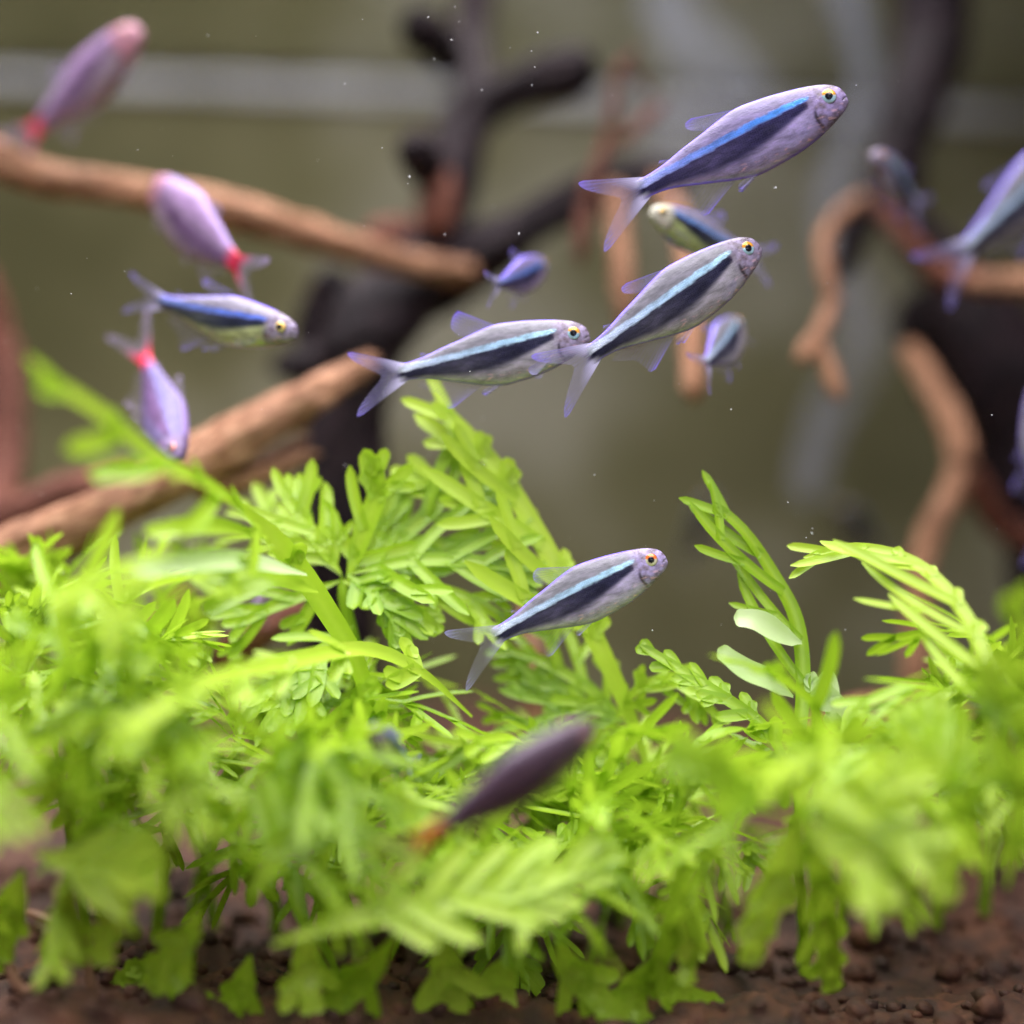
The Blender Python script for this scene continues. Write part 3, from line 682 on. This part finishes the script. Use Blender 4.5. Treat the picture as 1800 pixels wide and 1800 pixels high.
# ------------------------------------------------------------------ plants
def leaf_mesh(curve, normal0, npin=7, plen=0.9, pw=0.11, rw=0.06, seed=0, left=1.0, right=1.0, sub=0.5, start=0.12, ang=(38, 62), droop=0.25):
    """curve: Nx3 array in metres; returns verts, faces, edge attr. Pinnate leaf: winged rachis, finger lobes, some of them forked."""
    R = random.Random(seed)
    N = 36
    c = catmull(curve, N)
    tang = np.gradient(c, axis=0); tang /= np.linalg.norm(tang, axis=1)[:, None] + 1e-12
    V, F, E = [], [], []
    n0 = Vector(normal0).normalized()
    frames = []
    for i in range(N):
        t = Vector(tang[i]); s = t.cross(n0)
        if s.length < .15: s = t.cross(Vector((0.3, -0.2, 1)))
        s.normalize(); nn = s.cross(t).normalized()
        frames.append((Vector(c[i]), t, s, nn))
    def strip(pts, widths, norms, sides_):
        b = len(V)
        for p, w_, nn, s in zip(pts, widths, norms, sides_):
            V.extend([p - s * w_, p - s * w_ * .5 - nn * w_ * .22, p - nn * w_ * .30, p + s * w_ * .5 - nn * w_ * .22, p + s * w_]); E.extend([1, .7, 0, .7, 1])
        for i in range(len(pts) - 1):
            for k in range(4):
                a = b + i * 5 + k
                F.append((a, a + 1, a + 6, a + 5))
    # rachis
    ss = np.linspace(0, 1, N)
    rwid = [rw * CM * (0.3 + 0.7 * min(1, s / .22)) * (0.55 + 0.75 * math.sin(min(1, s * 1.15) * math.pi * .8)) * (1 if s < .93 else math.sqrt(max(0.02, 1 - ((s - .93) / .07) ** 2))) for s in ss]
    strip([f[0] for f in frames], rwid, [f[3] for f in frames], [f[2] for f in frames])
    def finger(p, d, nn, length, width, curl, forks, depth=0):
        n = 9
        pts, ws, ns, sd = [], [], [], []
        d = d.normalized()
        cur = p.copy(); dd = d.copy()
        for i in range(n):
            f = i / (n - 1)
            s = dd.cross(nn).normalized()
            w_ = width * (0.92 + 0.14 * math.sin(f * math.pi))
            if f > .78: w_ *= math.sqrt(max(.03, 1 - ((f - .78) / .22) ** 2))
            pts.append(cur.copy()); ws.append(w_); ns.append(nn.copy()); sd.append(s)
            rot = Matrix.Rotation(curl / n, 3, nn)
            dd = (rot @ dd - nn * droop * .22 / n * 2).normalized()
            nn = (nn - dd * nn.dot(dd)).normalized()
            cur = cur + dd * (length / (n - 1))
        strip(pts, ws, ns, sd)
        if depth == 0:
            for fr, sg in forks:
                k = int(fr * (n - 1))
                dn = (pts[min(k + 1, n - 1)] - pts[k]).normalized()
                d2 = Matrix.Rotation(sg * math.radians(R.uniform(30, 52)), 3, ns[k]) @ dn
                finger(pts[k], d2, ns[k], length * R.uniform(.35, .55), width * .8, -sg * .25, [], 1)
    for k in range(npin):
        s = start + (0.93 - start) * (k + .3) / npin
        amp = plen * CM * (0.35 + 0.75 * math.sin(math.pi * (0.18 + 0.72 * s)) ** 1.2) * R.uniform(.8, 1.15)
        for sg, act in ((1, left), (-1, right)):
            if act <= 0 or R.random() < .06: continue
            ii = int(min(N - 2, (s + R.uniform(-.02, .02)) * (N - 1)))
            p, t, sd, nn = frames[ii]
            a_ = math.radians(R.uniform(*ang)) * (1.1 - .5 * s)
            d = (t * math.cos(a_) - sd * sg * math.sin(a_) + nn * R.uniform(-.25, .3)).normalized()
            forks = []
            if R.random() < sub: forks.append((R.uniform(.3, .5), sg))
            if R.random() < sub * .7: forks.append((R.uniform(.45, .65), -sg))
            finger(p, d, nn, amp * act, pw * CM * R.uniform(.8, 1.2), -sg * R.uniform(.1, .5), forks)
    p, t, sd, nn = frames[-3]
    for a_ in ((-24, 22) if npin else ()):
        finger(p, Matrix.Rotation(math.radians(a_), 3, nn) @ t, nn, plen * CM * .42, pw * CM * .9, 0, [])
    return V, F, E

def frond(parent, pts, name="leaf", mat=None, normal=None, **kw):
    c = np.array([tuple(P(*p)) for p in pts])
    nrm = normal or (-CF * 0.85 + Vector((0, 0, .5)))
    V, F, E = leaf_mesh(c, nrm, **kw)
    loc = parent.location
    return mesh_obj(name, [v - loc for v in V], F, mat or M['leaf'], parent, attrs=dict(edge=E))

def stem(parent, pts, mat=None):
    return branch("stem", pts, mat or M['leaf'], parent, sides=10, rough=.04, seed=3)

PG = "water sprite plants rooted in the soil"
# central plant in focus
c1 = empty("water_sprite", P(1140, 1400, 26.2))
tag(c1, "tall water sprite frond leaning over to the raised dorsal fin", "plant", PG)
frond(c1, [(1150, 1400, 26.3), (1120, 1290, 26.2), (1060, 1150, 26), (990, 1020, 26), (935, 920, 26.1), (880, 830, 26.2), (820, 760, 26.3), (760, 705, 26.3)], npin=5, plen=1.6, pw=.085, rw=.10, left=1.0, right=.3, sub=.8, seed=5, start=.36, ang=(36, 52))
frond(c1, [(930, 1010, 26.3), (860, 900, 26.4), (780, 850, 26.4), (700, 835, 26.4)], npin=5, plen=.6, pw=.085, rw=.08, seed=6, sub=.3)
frond(c1, [(1100, 1260, 26.4), (1020, 1200, 26.4), (950, 1160, 26.5), (890, 1140, 26.6)], npin=4, plen=.85, pw=.065, rw=.06, seed=7, sub=.8)
frond(c1, [(1100, 1270, 26.3), (1050, 1250, 26.3), (990, 1245, 26.3), (930, 1210, 26.4)], npin=4, plen=.85, pw=.065, rw=.06, seed=8, sub=.8)
frond(c1, [(1080, 1260, 26.2), (1130, 1205, 26), (1200, 1200, 25.9), (1265, 1265, 25.8)], npin=6, plen=.55, pw=.06, rw=.055, seed=9, sub=.5, left=.5)
c2 = empty("water_sprite", P(640, 1330, 26.4))
tag(c2, "bushy water sprite with spread finger leaves at the foot of the slanting root", "plant", PG)
stem(c2, [(640, 1330, 26.4, .09), (630, 1180, 26.2, .09), (610, 1080, 26.1, .085), (600, 1010, 26.0, .07)])
for k, (pts, kw) in enumerate([
    ([(610, 1020, 26), (640, 930, 26), (662, 870, 26), (662, 822, 26)], dict(npin=3, plen=.8, pw=.085, rw=.10, sub=.3)),
    ([(600, 1010, 26), (560, 950, 26), (530, 910, 26.1), (535, 868, 26.2)], dict(npin=4, plen=.85, pw=.075, rw=.075, sub=.4)),
    ([(610, 1010, 26), (720, 985, 25.9), (830, 985, 25.9), (920, 1000, 25.9)], dict(npin=4, plen=1.0, pw=.085, rw=.075, sub=.4)),
    ([(610, 1010, 26.1), (720, 930, 26.2), (790, 870, 26.3), (850, 860, 26.4)], dict(npin=4, plen=1.0, pw=.085, rw=.085, sub=.5)),
    ([(610, 1020, 26), (740, 1030, 26), (830, 1055, 25.9), (890, 1090, 25.9)], dict(npin=3, plen=.8, pw=.075, rw=.07, sub=.4)),
    ([(610, 1010, 26), (660, 1040, 25.7), (695, 1080, 25.6), (705, 1120, 25.5)], dict(npin=4, plen=.5, pw=.085, rw=.08, sub=.4)),
    ([(600, 1020, 26), (680, 1050, 25.8), (740, 1080, 25.7), (765, 1105, 25.6)], dict(npin=3, plen=.4, pw=.075, rw=.07, sub=.3)),
    ([(600, 1020, 26), (520, 1050, 26), (470, 1070, 26), (425, 1095, 26)], dict(npin=3, plen=.8, pw=.075, rw=.07, sub=.5)),
    ([(600, 1010, 26.3), (540, 960, 26.6), (480, 930, 26.9), (430, 900, 27.2)], dict(npin=3, plen=.85, pw=.075, rw=.07, sub=.5)),
    ([(620, 1100, 26), (560, 1150, 25.6), (520, 1200, 25.3), (500, 1260, 25)], dict(npin=4, plen=.85, pw=.08, rw=.08, sub=.5)),
]):
    frond(c2, pts, seed=20 + k, **kw)
# left blurred frond reaching towards the lens
c3 = empty("water_sprite", P(660, 1400, 25.5))
tag(c3, "water sprite with one long frond arching over the slanting root", "plant", PG)
frond(c3, [(660, 1400, 25.6), (640, 1200, 25.2), (560, 1050, 24.9), (480, 945, 24.4), (390, 865, 23.2), (280, 805, 22), (165, 715, 21), (60, 655, 20.2)], npin=5, plen=1.2, pw=.10, rw=.12, seed=31, sub=.15, left=1.0, right=.25, start=.36, ang=(55, 75))
for k, pts in enumerate([[(470, 945, 24.2), (400, 925, 23.4), (330, 925, 22.8), (255, 938, 22.4)], [(540, 1010, 24.6), (440, 985, 23.6), (330, 988, 22.8), (228, 1003, 22.2)],
                         [(300, 815, 22.2), (250, 822, 21.8), (200, 828, 21.6), (160, 838, 21.4)], [(560, 1040, 24.8), (480, 1015, 24.2), (410, 1045, 23.8), (360, 1078, 23.6)]]):
    frond(c3, pts, name="leaflet", mat=M['leaf_pale'] if k == 1 else M['leaf'], npin=0, plen=.1, rw=.12, pw=.1, seed=k)
frond(c3, [(830, 1260, 25.4), (740, 1180, 25), (640, 1140, 24.6), (500, 1165, 23.2), (360, 1200, 21.6), (210, 1290, 20)], npin=5, plen=.8, pw=.085, rw=.10, seed=32, sub=.4, left=.8, right=.7)
frond(c3, [(660, 1400, 25.4), (650, 1280, 24.6), (630, 1230, 24.2), (655, 1205, 24.1)], npin=4, plen=.5, pw=.08, rw=.1, seed=33, sub=.3)
# right frond in focus
c4 = empty("water_sprite", P(1400, 1480, 25.0))
tag(c4, "water sprite frond with pale shiny leaflets under the dim far tetra", "plant", PG)
frond(c4, [(1400, 1480, 24.6), (1402, 1330, 24.8), (1412, 1200, 25.1), (1400, 1090, 25.3), (1360, 1010, 25.4), (1310, 935, 25.4), (1252, 882, 25.4)], npin=6, plen=1.5, pw=.062, rw=.07, seed=41, sub=.5, left=1.0, right=0, start=.44, ang=(34, 50))
frond(c4, [(1400, 1400, 24.6), (1350, 1285, 24.8), (1240, 1205, 25.1), (1125, 1133, 25.3)], npin=6, plen=.45, pw=.07, rw=.06, seed=42, sub=.3, right=.7, left=.7)
frond(c4, [(1410, 1130, 25.2), (1370, 1110, 24.9), (1330, 1090, 24.8), (1290, 1085, 24.8)], mat=M['leaf_pale'], npin=0, plen=.12, pw=.09, rw=.12, seed=43, sub=0)  # pale tone stands for the lamp's highlight on this leaflet
frond(c4, [(1395, 1225, 25.1), (1355, 1195, 24.8), (1310, 1175, 24.7), (1262, 1140, 24.7)], mat=M['leaf_pale'], npin=0, plen=.12, pw=.08, rw=.11, seed=44, sub=0)  # lamp highlight put into the leaf colour here too
frond(c4, [(1480, 1310, 25.5), (1480, 1265, 25.3), (1455, 1225, 25.2), (1425, 1198, 25.1)], mat=M['leaf_pale'], npin=2, plen=.35, pw=.12, rw=.12, seed=45, sub=0)
# right arching frond
c5 = empty("water_sprite", P(1730, 1500, 23.5))
tag(c5, "water sprite with a long frond arching over beside the tan standing branch", "plant", PG)
frond(c5, [(1740, 1560, 22.6), (1740, 1330, 23), (1735, 1180, 23.4), (1690, 1070, 23.9), (1610, 990, 24.4), (1510, 962, 24.9), (1412, 980, 25.2)], npin=7, plen=1.35, pw=.062, rw=.07, seed=51, sub=.45, left=1.0, right=.15, start=.34, ang=(40, 58))
frond(c5, [(1770, 1560, 22), (1800, 1380, 21.6), (1815, 1220, 21.2), (1790, 1060, 20.6)], npin=5, plen=.9, pw=.11, rw=.11, seed=52, sub=.3)
frond(c5, [(1740, 1540, 22.4), (1690, 1420, 22), (1660, 1330, 22), (1620, 1250, 22.2)], npin=4, plen=.8, pw=.11, rw=.1, seed=53, sub=.5)

# shared leaf shapes for the low mass: local +x is outward, +z up
LEAVES = []
for k in range(12):
    R = random.Random(100 + k)
    ln = R.uniform(1.6, 2.5); rise = R.uniform(.2, 1.0); drop = R.uniform(.2, 1.3)
    pts = [(0, 0, 0), (ln * .25, R.uniform(-.1, .1), rise * .6), (ln * .55, R.uniform(-.2, .2), rise), (ln * .82, R.uniform(-.3, .3), rise - drop * .4), (ln, R.uniform(-.4, .4), rise - drop)]
    V, F, E = leaf_mesh(np.array(pts) * CM, (-.2, 0, 1), npin=R.choice([3, 4, 4]), plen=R.uniform(1.0, 1.35), pw=R.uniform(.075, .10), rw=R.uniform(.08, .105), seed=200 + k, sub=.35, start=.25, ang=(42, 68), droop=.5)
    me = bpy.data.meshes.new("leaf")
    me.from_pydata([tuple(v) for v in V], [], F)
    me.polygons.foreach_set("use_smooth", [True] * len(me.polygons))
    at = me.attributes.new("edge", 'FLOAT', 'POINT'); at.data.foreach_set("value", np.array(E, dtype=np.float32))
    me.materials.append(M['leaf'])
    LEAVES.append(me)

def rosette(px, py, d, n, seed, size=1.0, label=None, lean=0.0, spread=(5, 70), face=None, group=PG):
    """a plant whose crown sits at a pixel/distance; a stem runs down into the soil beneath it"""
    R = random.Random(seed)
    c = P(px, py, d)
    back = R.uniform(.040, .058) if d < 24.5 else R.uniform(.018, .032)              # rooted further back, leaning out towards the light
    bx_, by_ = c.x + R.uniform(-.008, .008), c.y + back
    zx = soil_z(bx_ / CM, by_ / CM) * CM
    e = empty("water_sprite", (bx_, by_, min(zx, c.z) - 0.001))
    tag(e, label or "bushy water sprite in the low green thicket over the soil", "plant", group)
    h = c.z - e.location.z
    def lean_at(f):
        return Vector(((c.x - bx_) * f + .0012 * math.sin(f * 5 + seed) * (1 - f), -back * f ** 1.6, h * math.sin(f * math.pi / 2) ** .8))
    if h > .003:
        V, F, E = [], [], []
        nseg = 8
        for i in range(nseg + 1):
            f = i / nseg
            ctr = lean_at(f)
            for k in range(8):
                a = k * math.pi / 4
                V.append(ctr + Vector((math.cos(a), math.sin(a), 0)) * (.0008 - .0002 * f)); E.append(.5)
        F = [(i * 8 + k, i * 8 + (k + 1) % 8, (i + 1) * 8 + (k + 1) % 8, (i + 1) * 8 + k) for i in range(nseg) for k in range(8)]
        mesh_obj("stem", V, F, M['leaf'], e, attrs=dict(edge=E))
    a0 = R.uniform(0, 6.28)
    for k in range(n):
        o = bpy.data.objects.new("leaf", R.choice(LEAVES))
        S.collection.objects.link(o); o.parent = e
        az = a0 + k * 2.399 + R.uniform(-.3, .3)
        if face is not None and R.random() < .45: az = face + R.uniform(-1.2, 1.2)
        el = math.radians(R.uniform(*spread)) * (1 if R.random() < .85 else -.4)
        o.rotation_euler = (R.uniform(-.4, .4), -el, az)
        o.location = lean_at(R.uniform(.4, 1.0) if k > 3 else 1.0)
        o.scale = (size * R.uniform(.75, 1.15),) * 3
    return e

# foreground plants with places read from the photo
FT = -math.pi / 2        # towards the lens
rosette(1420, 1440, 22.4, 9, 1, .85, "pale green water sprite crown spreading starlike over bare brown soil", face=FT, spread=(-10, 55))
for k, (px, py, d, n, sz, lab) in enumerate([
        (130, 1230, 20.6, 9, .85, "tall bright water sprite in front of the lower slanting root"),
        (10, 1330, 20.6, 9, .85, "dense water sprite above the tan curly rootlets"),
        (290, 1330, 20.8, 9, .8, "water sprite under the long frond that arches over the root"),
        (470, 1400, 21.2, 8, .8, "broad-leaved water sprite at the foot of the bushy finger-leaved plant"),
        (640, 1460, 22.4, 8, .75, "water sprite just beyond the dusky fish's red tail base"),
        (830, 1540, 22.2, 8, .72, "low water sprite under the belly of the dusky fish"),
        (1000, 1510, 22.4, 8, .72, "water sprite below the head of the dusky fish"),
        (1180, 1470, 22.4, 8, .72, "water sprite between the dusky fish and the starlike crown"),
        (1650, 1380, 21.8, 6, .6, "water sprite between the starlike crown and the arching frond's stem"),
        (1815, 1400, 21.6, 7, .7, "tall blurred water sprite beyond the arching frond's stem"),
        (130, 1480, 21.6, 9, .72, "low water sprite behind the curly rootlets"),
        (360, 1530, 21.6, 9, .72, "low drooping water sprite between rootlets and small sprigs"),
        (560, 1560, 22.2, 9, .7, "low water sprite with leaves drooping over dark soil below the red tail"),
        (760, 1600, 22.6, 9, .68, "low water sprite hanging over the bare soil under the dusky fish"),
        (960, 1600, 22.8, 9, .66, "low water sprite over bare soil in front of the tallest fronds"),
        (1110, 1590, 23.0, 8, .64, "low water sprite at the margin of the bare brown soil")]):
    rosette(px, py, d + 1.7, n - 1, 2 + k, sz * 1.05, lab, face=FT, spread=(-15, 60))
# rows behind
for k, (px, py, d, lab) in enumerate([(40, 1190, 25.5, "water sprite leaning on the butt of the slanting root"), (220, 1230, 25, None), (420, 1310, 25.2, None), (560, 1360, 25.6, None), (740, 1460, 25.8, None),
                                 (860, 1470, 26.4, "water sprite under the tail of the lowest tetra"), (980, 1450, 26, "water sprite under the belly of the lowest tetra"), (1130, 1490, 26.2, None),
                                 (1280, 1500, 26.6, "water sprite in the dark gap before the pale shiny leaflets"), (1560, 1420, 26, "water sprite growing against the orange-brown log"), (1680, 1330, 26, None),
                                 (1800, 1260, 26, "water sprite at the foot of the dark tangled driftwood"), (150, 1170, 27, None), (20, 1130, 27, None), (330, 1210, 27.4, None)]):
    rosette(px, py, d, 8, 40 + k, .7, lab or "half-hidden water sprite behind the front thicket")
# leaves drooping low over the soil, placed by eye from the photo
def drooping(base, label, leaves, group=None):
    e = empty("water_sprite", P(*base))
    tag(e, label, "plant", group or PG)
    for k, (pts, kw) in enumerate(leaves):
        kk = dict(npin=3, plen=.5, pw=.10, rw=.12, sub=.1, seed=int(base[0]) + k, start=.3, normal=-CF * .9 + Vector((.2 * math.sin(k * 2.1), 0, .45)))
        kk.update(kw)
        frond(e, pts, **kk)
    return e
drooping((1410, 1430, 22.6), "water sprite leaflets drooping from the starlike crown onto bare soil", [
    ([(1400, 1400, 22.4), (1440, 1530, 22.6), (1452, 1640, 23.0), (1464, 1738, 23.4)], dict(npin=4, plen=.5, pw=.085, rw=.12, start=.15)),
    ([(1400, 1430, 22.2), (1370, 1540, 22.3), (1340, 1610, 22.4), (1318, 1690, 22.6)], dict(npin=2, plen=.4, rw=.14)),
    ([(1420, 1420, 21.8), (1500, 1470, 21.6), (1550, 1520, 21.6), (1590, 1590, 21.8)], dict(npin=3, plen=.45, rw=.14)),
    ([(1430, 1410, 21.6), (1530, 1430, 21.2), (1610, 1490, 21.0), (1672, 1570, 21.2)], dict(npin=3, plen=.5, rw=.14)),
    ([(1430, 1400, 21.4), (1500, 1390, 21), (1570, 1370, 20.8), (1630, 1360, 20.6)], dict(npin=3, plen=.5, rw=.13)),
    ([(1390, 1400, 21.6), (1300, 1390, 21.2), (1240, 1350, 21.0), (1190, 1320, 21)], dict(npin=4, plen=.5, rw=.13)),
    ([(1410, 1440, 21.6), (1500, 1510, 21.0), (1530, 1560, 20.8), (1545, 1600, 20.8)], dict(npin=2, plen=.4, rw=.13)),
])
drooping((1180, 1500, 22.8), "water sprite with a pale forked stalk hanging beside bare soil", [
    ([(1190, 1470, 22.6), (1195, 1570, 22.8), (1170, 1660, 23.2), (1140, 1740, 23.6)], dict(npin=3, plen=.6, pw=.075, rw=.10)),
    ([(1150, 1700, 23.6), (1180, 1745, 23.8), (1220, 1765, 24), (1268, 1768, 24.2)], dict(npin=2, plen=.25, pw=.12, rw=.16)),
    ([(1190, 1590, 22.8), (1215, 1650, 23.0), (1212, 1690, 23.2), (1205, 1720, 23.2)], dict(npin=1, plen=.3, rw=.08)),
    ([(1130, 1700, 23.6), (1110, 1750, 23.8), (1115, 1800, 23.8), (1130, 1840, 23.8)], dict(rw=.14)),
])
drooping((880, 1640, 23.4), "water sprite leaflets drooping onto dark soil under the level frond", [
    ([(780, 1640, 23.2), (785, 1710, 23.4), (795, 1770, 23.6), (805, 1830, 23.6)], dict(rw=.15)),
    ([(890, 1680, 23.6), (872, 1735, 23.8), (880, 1780, 23.8), (884, 1820, 23.8)], dict(npin=1, plen=.2, rw=.17)),
    ([(980, 1650, 23.2), (1000, 1700, 23.4), (1040, 1740, 23.6), (1080, 1790, 23.6)], dict(rw=.13)),
    ([(700, 1640, 22.8), (640, 1720, 23.2), (560, 1780, 23.6), (480, 1815, 23.8)], dict(npin=4, rw=.12)),
    ([(540, 1640, 22.8), (538, 1700, 23), (545, 1740, 23), (548, 1760, 23)], dict(npin=1, rw=.12)),
    ([(690, 1790, 24), (650, 1800, 24), (610, 1790, 24), (580, 1800, 24)], dict(npin=3, rw=.1)),
])
drooping((290, 1690, 23.8), "forked water sprite sprig spreading over dark soil beside the rootlets", [
    ([(290, 1690, 23.9), (255, 1705, 24), (215, 1730, 24.2), (178, 1755, 24.2)], dict(npin=2, plen=.3, rw=.12)),
    ([(280, 1680, 23.6), (310, 1725, 23.6), (340, 1775, 23.6), (370, 1840, 23.6)], dict(npin=1, plen=.3, rw=.13)),
    ([(440, 1680, 23.4), (425, 1740, 23.5), (400, 1780, 23.6), (385, 1830, 23.6)], dict(npin=3, plen=.35, rw=.13)),
    ([(350, 1600, 22.6), (335, 1640, 22.8), (300, 1680, 23), (270, 1730, 23.2)], dict(npin=2, rw=.12)),
])
drooping((60, 1540, 22.6), "water sprite leaflets hanging like fringe over the curly rootlets", [
    ([(60, 1500, 22.2), (130, 1515, 22), (200, 1520, 21.8), (260, 1530, 21.6)], dict(npin=4, plen=.7, pw=.1, rw=.12)),
    ([(40, 1530, 22.8), (20, 1590, 23), (5, 1640, 23.2), (-10, 1700, 23.4)], dict(npin=2, plen=.4, rw=.14)),
    ([(120, 1530, 22.2), (118, 1590, 22.4), (125, 1640, 22.6), (135, 1690, 22.8)], dict(npin=2, plen=.35, rw=.12)),
    ([(230, 1530, 21.8), (215, 1590, 22), (190, 1640, 22.2), (165, 1685, 22.4)], dict(npin=2, plen=.35, rw=.12)),
    ([(80, 1640, 23.8), (84, 1680, 23.8), (86, 1710, 23.8), (84, 1740, 23.8)], dict(npin=0, rw=.06)),
])
drooping((700, 1600, 21.4), "water sprite frond lying level below the dusky fish", [
    ([(480, 1660, 22), (640, 1610, 22), (800, 1580, 22.2), (950, 1545, 22.4), (1080, 1490, 22.6)], dict(npin=6, plen=.75, pw=.10, rw=.13, sub=.3)),
    ([(440, 1580, 22), (490, 1490, 22), (520, 1420, 22.2), (560, 1340, 22.4)], dict(npin=4, plen=.7, rw=.14)),
])

# loose crumbs of soil
def crumbs():
    R = random.Random(77)
    V, F = [], []
    ico = [(0, 0, 1), (.9, 0, .35), (.28, .85, .3), (-.72, .52, .3), (-.72, -.52, .3), (.28, -.85, .3), (.7, .5, -.4), (-.3, .8, -.4), (-.85, 0, -.4), (-.3, -.8, -.4), (.7, -.5, -.4), (0, 0, -.8)]
    fc = [(0, 1, 2), (0, 2, 3), (0, 3, 4), (0, 4, 5), (0, 5, 1), (1, 6, 2), (2, 7, 3), (3, 8, 4), (4, 9, 5), (5, 10, 1), (6, 7, 2), (7, 8, 3), (8, 9, 4), (9, 10, 5), (10, 6, 1), (11, 7, 6), (11, 8, 7), (11, 9, 8), (11, 10, 9), (11, 6, 10)]
    for k in range(1500):
        x, y = R.uniform(-9, 9), R.uniform(19.5, 30)
        r = R.uniform(.05, .13) * (2.0 if R.random() < .12 else 1)
        z = soil_z(x, y) + r * .3
        b = len(V)
        rot = Matrix.Rotation(R.uniform(0, 6.28), 3, Vector((R.random(), R.random(), R.random() + .1)).normalized())
        for p in ico:
            q = rot @ Vector(p) * r * R.uniform(.75, 1.25)
            V.append(((x + q.x) * CM, (y + q.y) * CM, (z + q.z * .8) * CM))
        F += [tuple(b + i for i in f) for f in fc]
    tag(mesh_obj("soil_crumbs", V, F, M['soil']), "loose reddish brown soil crumbs on the tank bottom", "soil crumbs", kind="stuff")
crumbs()

# curly bare rootlets in the corner
w = empty("root_tangle", P(60, 1720, 23.6))
tag(w, "tan curly rootlets on dark soil beside the first low sprig", "roots")
branch("rootlet", [(0, 1640, 23.6, .05), (20, 1710, 23.4, .06), (45, 1740, 23.4, .06), (80, 1715, 23.4, .05), (110, 1670, 23.6, .04)], M['root'], w, sides=10, seed=61)
branch("rootlet", [(40, 1600, 24, .05), (90, 1620, 23.8, .06), (140, 1640, 23.8, .06), (155, 1700, 23.8, .05), (160, 1760, 23.8, .05)], M['root'], w, sides=10, seed=62)

# ------------------------------------------------------------------ specks drifting in the water
R = random.Random(9)
V, F = [], []
def speck(p, r, el=1.0):
    b = len(V)
    ax = Vector((R.uniform(-1, 1), R.uniform(-.3, .3), R.uniform(-1, 1))).normalized()
    for d in ((1, 0, 0), (-1, 0, 0), (0, 1, 0), (0, -1, 0), (0, 0, 1), (0, 0, -1)):
        d = Vector(d)
        V.append(p + (d + ax * d.dot(ax) * (el - 1)) * r * R.uniform(.7, 1.3))
    for f in ((0, 2, 4), (2, 1, 4), (1, 3, 4), (3, 0, 4), (2, 0, 5), (1, 2, 5), (3, 1, 5), (0, 3, 5)):
        F.append(tuple(b + i for i in f))
for (px, py) in [(637, 34), (753, 30), (800, 12), (807, 38), (897, 84), (934, 90), (945, 57), (940, 118), (847, 158), (606, 147), (720, 311), (717, 323), (912, 411), (782, 412), (1045, 835), (1285, 720), (1150, 880), (1147, 1108), (1486, 1107), (1385, 883), (1428, 929), (1427, 937), (1417, 945), (1363, 330), (1505, 150), (640, 397), (935, 150), (763, 104), (793, 70)]:
    speck(P(px, py, R.uniform(24.4, 25.6)), R.uniform(.006, .011) * CM, R.uniform(1, 2.4))
for k in range(70):
    speck(P(R.uniform(0, 1800), R.uniform(0, 1250), R.uniform(23.5, 27)), R.uniform(.003, .006) * CM, R.uniform(1, 2))
tag(mesh_obj("drifting_specks", V, F, M['speck'], smooth=False), "fine white specks drifting in the water", "specks", kind="stuff")
